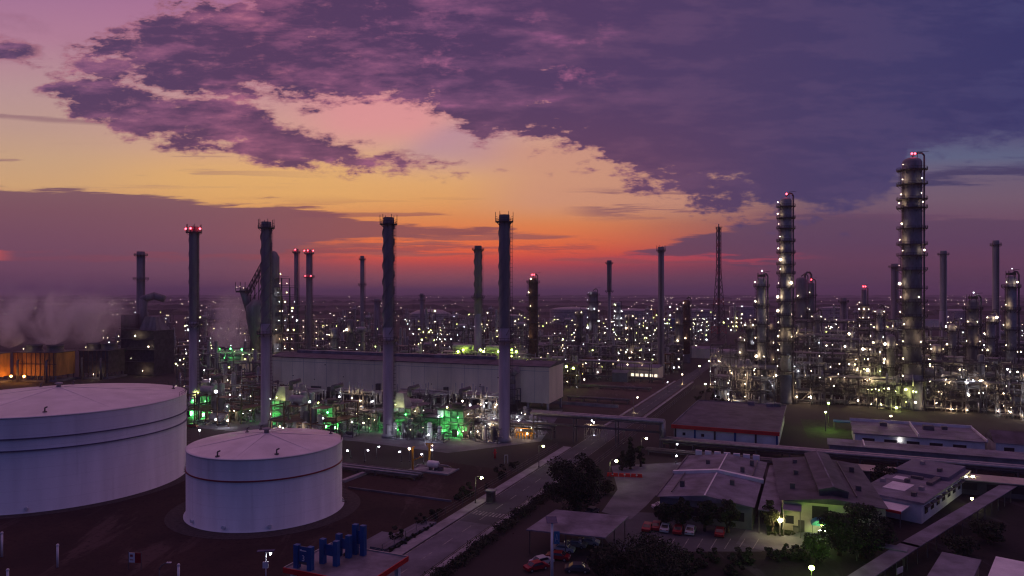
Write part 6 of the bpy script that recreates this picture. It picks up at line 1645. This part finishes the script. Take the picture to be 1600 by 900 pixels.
# solar lamp (left), solar mast (centre)
sp_ = at(415.5, 113); t = thing('solar_lamp', 'white lamp post with a flat solar panel and a box at the bottom edge', 'solar lamp', sp_, 0)
h = hz(861, 113); s = MB(); s.tube((0, 0, 0), (0, 0, h), .1, 10, .08); s.build('pole', M_white, t); s = MB(); s.box((0, 0, h + .06), (2.7, .8, .08), .1); s.build('solar_panel', M_solar, t)
s = MB(); s.box((0, -.18, hz(882, 113)), (.85, .3, 1.0)); s.build('box', M_white, t); s = MB(); s.box((.7, 0, h - .25), (.8, .2, .1)); s.build('lamp_arm', M_white, t)
s = MB(); s.ball((.75, -.05, h - .42), .17, 10, 6); s.build('lamp', emit('solar_lamp_light', (.95, .97, 1), 60), t)
d_ = 116; sp_ = at(862.5, d_); t = thing('solar_mast', 'tall pale mast with tilted blue solar panel and small teal sign', 'solar mast', sp_, 0)
h = hz(816, d_); s = MB(); s.tube((0, 0, 0), (0, 0, h), .28, 14, .2); s.build('pole', M_white, t)
s = MB(); a = [Vector((-.9, -.5, h + .05)), Vector((.9, -.5, h + .05)), Vector((.75, .6, h + .8)), Vector((-1.05, .6, h + .8))]
for k in range(4): pass
s.poly(a); s.poly([v + Vector((0, .02, -.08)) for v in a][::-1])
for i in range(4): s.poly([a[i], a[i] + Vector((0, .02, -.08)), a[(i + 1) % 4] + Vector((0, .02, -.08)), a[(i + 1) % 4]])
s.build('solar_panel', M_solar, t); s = MB(); s.bb(.3, -.1, hz(850, d_), 1.25, .0, hz(830, d_)); s.build('sign', M_teal, t)
s = MB(); s.beam((.5, -.13, hz(846, d_)), (.78, -.13, hz(834, d_)), .07, .03); s.beam((1.05, -.13, hz(846, d_)), (.78, -.13, hz(834, d_)), .07, .03); s.beam((.6, -.13, hz(842, d_)), (.95, -.13, hz(842, d_)), .07, .03); s.build('sign_mark', M_white, t)
# marker posts and banner at the lower left
for i, (px, py, hh, lab) in enumerate(((90, 886, 3.7, 'white marker post on the bare earth below the large tank'), (3, 870, 4.2, 'white marker post at the left edge'), (279, 925, 4.2, 'white marker post at the bottom edge beside the curved lamp'), (12, 925, 3.4, 'white marker post in the bottom left corner'))):
    t = thing('marker_post', lab, 'marker post', g(px, py), 0, 'white marker posts'); s = MB(); s.tube((0, 0, 0), (0, 0, hh), .2, 10, .2); s.build('post', M_white, t)
    s = MB(); s.lathe([(.2, hh + .003), (.26, hh + .05), (.2, hh + .3), (.01, hh + .4)], 10); s.build('cap', M_white, t)
t = thing('curved_lamp', 'unlit curved lamp post at the bottom edge, left', 'lamp post', g(249, 925), 0); s = MB()
s.path([Vector((0, 0, 0)), Vector((0, 0, 3.6)), Vector((.3, 0, 4.2)), Vector((.8, 0, 4.55)), Vector((1.5, 0, 4.75))], .09, 8); s.build('pole', M_steel, t); s = MB(); s.box((1.55, 0, 4.72), (.7, .3, .14)); s.build('lamp_head', M_white, t)
t = thing('banner', 'small banner, half white and half red, on two posts', 'banner', g(211, 890), R(-8)); s = MB(); s.bb(-1.15, -.03, 1.2, -.02, .03, 2.9); s.build('white_half', M_white, t)
s = MB(); s.bb(-.017, -.03, 1.2, 1.1, .03, 2.9); s.build('red_half', M_carr, t); addp(t, 'posts', M_steel, (-1.25, -.05, 0, -1.16, .05, 3.1), (1.11, -.05, 0, 1.2, .05, 3.1))
s = MB(); s.bb(-.9, -.06, 2.2, -.4, -.031, 2.6); s.bb(-.95, -.06, 1.6, -.3, -.031, 1.75); s.build('banner_mark', M_bandr, t)
# pump pad with yellow davits
t = thing('pump_pad', 'white pump drum on a kerbed concrete pad beside yellow davits', 'pump skid', g(676, 736), -GA)
s = MB(); s.bb(-6, -2.6, 0, 6, 4, .18); s.build('pad', M_conc, t); s = MB(); s.drum((-1.6, .6, 1.7), (1.2, .6, 1.7), .95, 16); s.build('drum', M_white, t)
s = MB(); s.bb(-1.2, 0, .18, -.7, 1.2, 1.2); s.bb(.4, 0, .18, .9, 1.2, 1.2); s.bb(1.4, .2, .18, 2.8, 1.0, 1.3); s.build('saddle', M_steel, t)
s = MB(); s.bb(-6, -2.6, .183, 6, -2.4, .45); s.bb(5.8, -2.4, .183, 6, 4, .45); s.bb(-6, -2.4, .183, -5.8, 4, .45); s.build('kerb', M_conc, t)
s = MB(); s.path([Vector((-6, 2, .6)), Vector((-2, 2, .6)), Vector((-2, .6, 1.0))], .2, 8); s.path([Vector((1.5, .6, 1.7)), Vector((4, .6, 1.7)), Vector((4, 3, .6))], .2, 8); s.build('pipework', M_pipe, t)
for i, (px, py, ty, lab) in enumerate(((645, 736, 699, 'left yellow davit by the pump pad, with side arm'), (671, 722, 694, 'right yellow davit with T-shaped head behind the pump drum'))):
    p = g(px, py); hh = hz(ty, p.y); t = thing('davit', lab, 'davit', p, 0, 'yellow davits'); s = MB(); s.bb(-.25, -.25, 0, .25, .25, hh); s.build('post', M_yellow, t)
    s = MB()
    if i: s.beam((-1.0, 0, hh + .1), (1.0, 0, hh + .1), .3); s.beam((-.9, 0, hh), (0, 0, hh - 1.2), .16)
    else: s.beam((0, 0, hh + .1), (.6, 0, hh + .1), .3); s.beam((0, 0, hh * .45), (2.4, -.4, hh * .62), .25); s.box((2.2, -.4, hh * .6), (.8, .4, .35))
    s.build('arm', M_yellow, t); lamp('warm', t, (-.9 if not i else .9, -.4, hh - .3))
t = thing('valve_manifold', 'lit valve manifold with yellow pipes right of the hall-end chimney', 'valve manifold', g(818, 686), -GA); s = MB()
for k in range(6): s.path([Vector((-2.4 + k, 0, 0)), Vector((-2.4 + k, 0, 1.8)), Vector((-2.4 + k, 1.5, 1.8))], .14, 8); s.tube((-2.4 + k - .2, 0, 1.2), (-2.4 + k + .2, 0, 1.2), .3, 10)
s.tube((-3, 1.5, 1.8), (3.5, 1.5, 1.8), .25, 8); s.build('pipes', M_yellow, t); s = MB()
for x in (-3, 3): s.beam((x, 0, 0), (x, 0, 3.6), .16)
s.beam((-3, 0, 3.5), (3, 0, 3.5), .16); s.build('frame', M_yellow, t); lamp('warm_f', t, (-.5, -.7, 3.0)); lamp('warm_s', t, (1.6, -.7, 2.0))
t = thing('red_hydrant', 'tall red hydrant post on the apron left of the white door frame', 'hydrant', g(773.5, 716)); s = MB(); s.tube((0, 0, 0), (0, 0, 2.4), .32, 12); s.ball((0, 0, 2.4), .34, 10, 6); s.build('post', M_red, t)
s = MB(); s.tube((-.55, 0, 1.6), (.55, 0, 1.6), .16, 10); s.build('outlet', M_red, t)
t = thing('white_frame', 'white empty door-like frame at the foot of the hall-end chimney', 'frame', g(791, 724)); addp(t, 'frame', M_white, (-.5, -.05, 0, -.36, .05, 2.4), (.36, -.05, 0, .5, .05, 2.4), (-.36, -.05, 2.26, .36, .05, 2.4))
t = thing('water_barrier', 'long row of red plastic barriers on the side road', 'barrier', g(976, 745), -GA + R(14)); s = MB()
for k in range(6): s.box((-3.9 + k * 1.55, 0, .45), (1.5, .5, .9), 0, .75)
s.build('barriers', M_red, t); s = MB()
for k in range(3): s.box((-3.1 + k * 3.1, -.29, .6), (.5, .04, .2))
s.build('reflectors', M_white, t)
t = thing('guard_post', 'small dark sentry booth on the pavement beside the road', 'sentry booth', g(767, 784), -GA); s = MB(); s.bb(-.8, -.8, 0, .8, .8, 2.5); s.build('wall', M_steel_d, t); s = MB(); s.bb(-1.1, -1.1, 2.503, 1.1, 1.1, 2.75); s.build('roof', M_roofb, t); addp(t, 'window', M_glass, (-.5, -.85, 1.2, .5, -.804, 2.0))
s = MB()
for k in range(26):
    p = AB(-8.2, -20 + k * 4); s.beam((p.x, p.y, 0), (p.x, p.y, 1.7), .1)
    if k < 25:
        q = AB(-8.2, -16 + k * 4)
        for z in (.4, 1.0, 1.6): s.beam((p.x, p.y, z), (q.x, q.y, z), .05)
o = s.build('wire_fence', M_steel); tag(o, 'thin wire fence along the left of the pavement', 'fence')
s = MB()
for k in range(40):
    p = AB(9.5, 40 + k * 5); s.beam((p.x, p.y, 0), (p.x, p.y, 2.0), .12)
    if k < 39:
        q = AB(9.5, 45 + k * 5)
        for z in (.5, 1.2, 1.9): s.beam((p.x, p.y, z), (q.x, q.y, z), .06)
o = s.build('wire_fence', M_steel); tag(o, 'wire fence right of the road by the warehouse', 'fence')
t = thing('footbridge_frame', 'pale green lit lattice frame beside the road under the pipe bridge', 'lattice frame', g(930, 688), R(-30)); s = MB()
for z in (1.0, 5.0): 
    for y in (-.8, .8): s.beam((-3.5, y, z), (3.5, y, z), .16)
for k in range(4):
    for y in (-.8, .8): s.beam((-3.5 + k * 2.33, y, 0), (-3.5 + k * 2.33, y, 5), .16)
for k in range(3): s.beam((-3.5 + k * 2.33, -.8, 1), (-1.17 + k * 2.33, -.8, 5), .12)
s.build('lattice', M_vessel, t); lamp('yel', t, (-1, -1.3, 5.2)).data = LM['warm_s']

# ================================================================ CARS
def car(label, p, rz, body, kind='car', s_=1.0):
    t = thing('car', label, 'car', p, rz, 'parked cars'); L, Wd = 4.3, 1.75
    prof = [(-2.15, .35), (-2.15, .78), (-1.85, .92), (-1.45, .95), (-.75, 1.42), (.75, 1.46), (1.35, .98), (1.95, .86), (2.15, .65), (2.15, .35)]
    def extr(pr, y0, y1, inset=0):
        m = MB(); n = len(pr)
        for y in (y0, y1):
            for x, z in pr: m.v.append((x, y * (1 - .16 * max(0, z - .9) / .55), z))
        m.face(list(range(n))); m.face([n + i for i in range(n)][::-1])
        for i in range(n): j = (i + 1) % n; m.face([i, n + i, n + j, j])
        return m
    extr(prof, -Wd / 2, Wd / 2).build('body', body, t)
    w = MB()
    for sg in (-1, 1):
        y = sg * (Wd / 2 * .93 + .012)
        w.poly([(-1.25, sg * (Wd / 2 + .004), 1.0), (1.15, sg * (Wd / 2 + .004), 1.0), (.68, sg * (Wd / 2 * .86 + .01), 1.38), (-.72, sg * (Wd / 2 * .86 + .01), 1.36)][::sg])
    w.poly([(1.36, -.7, 1.0), (1.36, .7, 1.0), (.80, .64, 1.44), (.80, -.64, 1.44)]); w.poly([(-1.44, .7, .98), (-1.44, -.7, .98), (-.79, -.64, 1.41), (-.79, .64, 1.41)]); w.build('windows', M_glass, t)
    for x in (-1.35, 1.35):
        for sg in (-1, 1):
            q = MB(); q.tube((x, sg * .68, .32), (x, sg * .90, .32), .32, 14); wh = q.build('wheel', M_black, t); q = MB(); q.tube((x, sg * .88, .32), (x, sg * .915, .32), .19, 10); q.build('rim', M_cars, wh)
    for sg in (-.6, .6):
        q = MB(); q.bb(2.12, sg - .2, .62, 2.165, sg + .2, .76); q.build('headlight', M_white, t); q = MB(); q.bb(-2.165, sg - .2, .7, -2.12, sg + .2, .84); q.build('tail_light', M_carr, t)
    t.scale = (s_, s_, s_); return t
CARS = [(880, 862, -.3, M_carw, 'white car parked under the carport, nearest the mast'), (899, 855, -.3, M_cars, 'silver car under the middle of the carport'), (919, 851, -.3, M_carw, 'white car under the right end of the carport'),
        (872, 874, -.3, M_carr, 'dark red car in front of the carport beside the mast'), (838, 890, .5, M_carr, 'red car at the bottom edge left of the mast'), (846, 882, .5, M_carw, 'white car just behind the red one left of the mast'), (902, 893, -.1, M_card, 'dark car at the bottom edge right of the mast'),
        (1012, 828, 1.2, M_carr, 'leftmost red car in the parking row'), (1026, 826, 1.2, M_carr, 'red car second in the parking row'), (1040, 829, 1.2, M_carw, 'white car third in the parking row'), (1060, 832, 1.2, M_carr, 'red car fourth in the parking row'), (1079, 833, 1.2, M_carw, 'white car fifth in the parking row'), (1125, 836, 1.2, M_carr, 'red car alone at the right of the parking row'),
        (1034, 795, .2, M_carw, 'white car with pale bonnet at the left end of the four small trees'), (925, 803, 1.0, M_card, 'dark car just behind the carport roof')]
for px, py, rz, m, lab in CARS: car(lab, g(px, py), rz, m)
car('red car parked in front of the far edge of the large tank', g(299, 668), 0, M_carr)

# ================================================================ TOWN LIGHTS on the plain
tl = MB(); r = random.Random(77)
for i in range(560):
    d = math.exp(r.uniform(math.log(900), math.log(7000))); px = r.uniform(-100, 1700)
    if r.random() < .35: px = r.choice((40, 180, 400, 980, 1060, 1170, 1260, 1400, 1500)) + r.gauss(0, 25)
    p = at(px, d); s = .22 + d * .00013; tl.ball((p.x, p.y, r.uniform(4, 16)), s * r.uniform(.7, 1.2), 4, 2)
o = tl.build('town_lights', L_far); tag(o, 'scattered white town lights towards the horizon', 'town lights', kind='stuff')

# ================================================================ light thrown by the lamps
bpy.context.view_layer.update()
PW = {'lamp_warm': ((1.0, .70, .38), 240), 'lamp_cool': ((.88, .92, 1.0), 190), 'lamp_yellow': ((.95, 1.0, .30), 300), 'lamp_green': ((.06, 1.0, .14), 520), 'lamp_yellow_flood': ((.66, 1.0, .10), 420)}
rl_ = random.Random(12); nl_ = 0
LD = {}
PW['lamp_orange'] = ((1.0, .36, .05), 750)
for o in list(col.objects):
    if o.type != 'MESH' or o.name.split('.')[0] != 'lamp' or not o.parent: continue
    mn = o.data.materials[0].name
    if mn not in PW: continue
    p = o.matrix_world.translation; kind = o.parent.name.split('.')[0]
    near = p.y < 330
    prob = {'pipe_structure': .75, 'green_lit_deck': 1, 'floodlight_mast': 1, 'equipment_skid': .6, 'furnace': .8, 'distillation_tower': .30, 'valve_manifold': 1, 'pipe_bridge': .5, 'reactor': .35, 'process_unit': .3 if p.y < 420 else .06, 'lit_tower_block': .4, 'cooling_tower': 1}.get(kind, .2)
    if rl_.random() > prob: continue
    c, e = PW[mn]
    if kind == 'distillation_tower': e *= .45
    if kind == 'furnace' and mn == 'lamp_green': e *= .45
    key = (mn, kind == 'distillation_tower', kind == 'furnace')
    if key not in LD:
        l = bpy.data.lights.new('lamp_light', 'POINT'); l.color = c; l.energy = e; l.shadow_soft_size = .3; LD[key] = l
    q = bpy.data.objects.new('lamp_light', LD[key]); col.objects.link(q); q.parent = o.parent; q.location = o.location + Vector((0, -(max(v.co.x for v in o.data.vertices) * o.scale.x + .32), .1)); nl_ += 1
for px, py, z, c, e in ((1287, 856, 3.6, (.45, 1.0, .10), 420), (1276, 905, 6.0, (.5, 1.0, .12), 700), (1291, 672, 4.5, (.6, 1.0, .15), 900), (1217, 842, 3.4, (1.0, .75, .30), 300)):
    l = bpy.data.lights.new('yard_light', 'POINT'); l.color = c; l.energy = e; l.shadow_soft_size = .4; q = bpy.data.objects.new('yard_light', l); col.objects.link(q); q.location = g(px, py) + Vector((.1, -.7, z))
print('lamp lights', nl_)

# ================================================================ LABELS that single each one out
ORD = ['first', 'second', 'third', 'fourth', 'fifth', 'sixth', 'seventh', 'eighth', 'ninth', 'tenth', 'eleventh', 'twelfth', 'thirteenth', 'fourteenth', 'fifteenth', 'sixteenth', 'seventeenth', 'eighteenth', 'nineteenth', 'twentieth']
LMK = [(98, 'the large tank'), (220, 'the plain dark chimney'), (303, 'the red-lit near chimney'), (416, 'the small-tank chimney'), (607, 'the mid-way chimney'), (788, 'the hall-end chimney'),
       (952, 'the capped far chimney'), (1033, 'the blue-tank chimney'), (1123, 'the lattice flare'), (1228, 'the high slim column'), (1318, 'the stubby chimney'), (1425, 'the widest column'), (1520, 'the crown column'), (1556, 'the edge chimney')]
def scr(o):
    v = o.location; return 800 + F * v.x / v.y, v.y
for o, k in UNITS: o['label'] = UBASE[k]
from collections import defaultdict
def single_out(objs, near=None):
    groups = defaultdict(list)
    for o in objs: groups[o['label']].append(o)
    for lab, os_ in groups.items():
        if len(os_) == 1: continue
        by = defaultdict(list)
        for o in os_:
            px, d = scr(o); l = min(LMK, key=lambda q: abs(q[0] - px)); by[l].append((px, d, o))
        for l, arr in by.items():
            L_ = sorted([a for a in arr if a[0] < l[0]], key=lambda a: -a[0]); R_ = sorted([a for a in arr if a[0] >= l[0]], key=lambda a: a[0])
            for side, lst in (('left', L_), ('right', R_)):
                for i, (px, d, o) in enumerate(lst):
                    o['label'] = lab + ', ' + ('just ' if len(lst) == 1 else ORD[i] + ' ') + side + ' of ' + l[1]
single_out([o for o, k in UNITS]); single_out(SKO); single_out(FM)
yl = [o for o in col.objects if o.name.startswith('yard_lamp')]; single_out(yl)
SL = sorted(SHR, key=lambda o: (o['label'], scr(o)[1]))
cnt = defaultdict(list)
for o in SL: cnt[o['label']].append(o)
for lab, os_ in cnt.items():
    for i, o in enumerate(os_): o['label'] = lab + ', ' + (ORD[i] + ' from the near end')
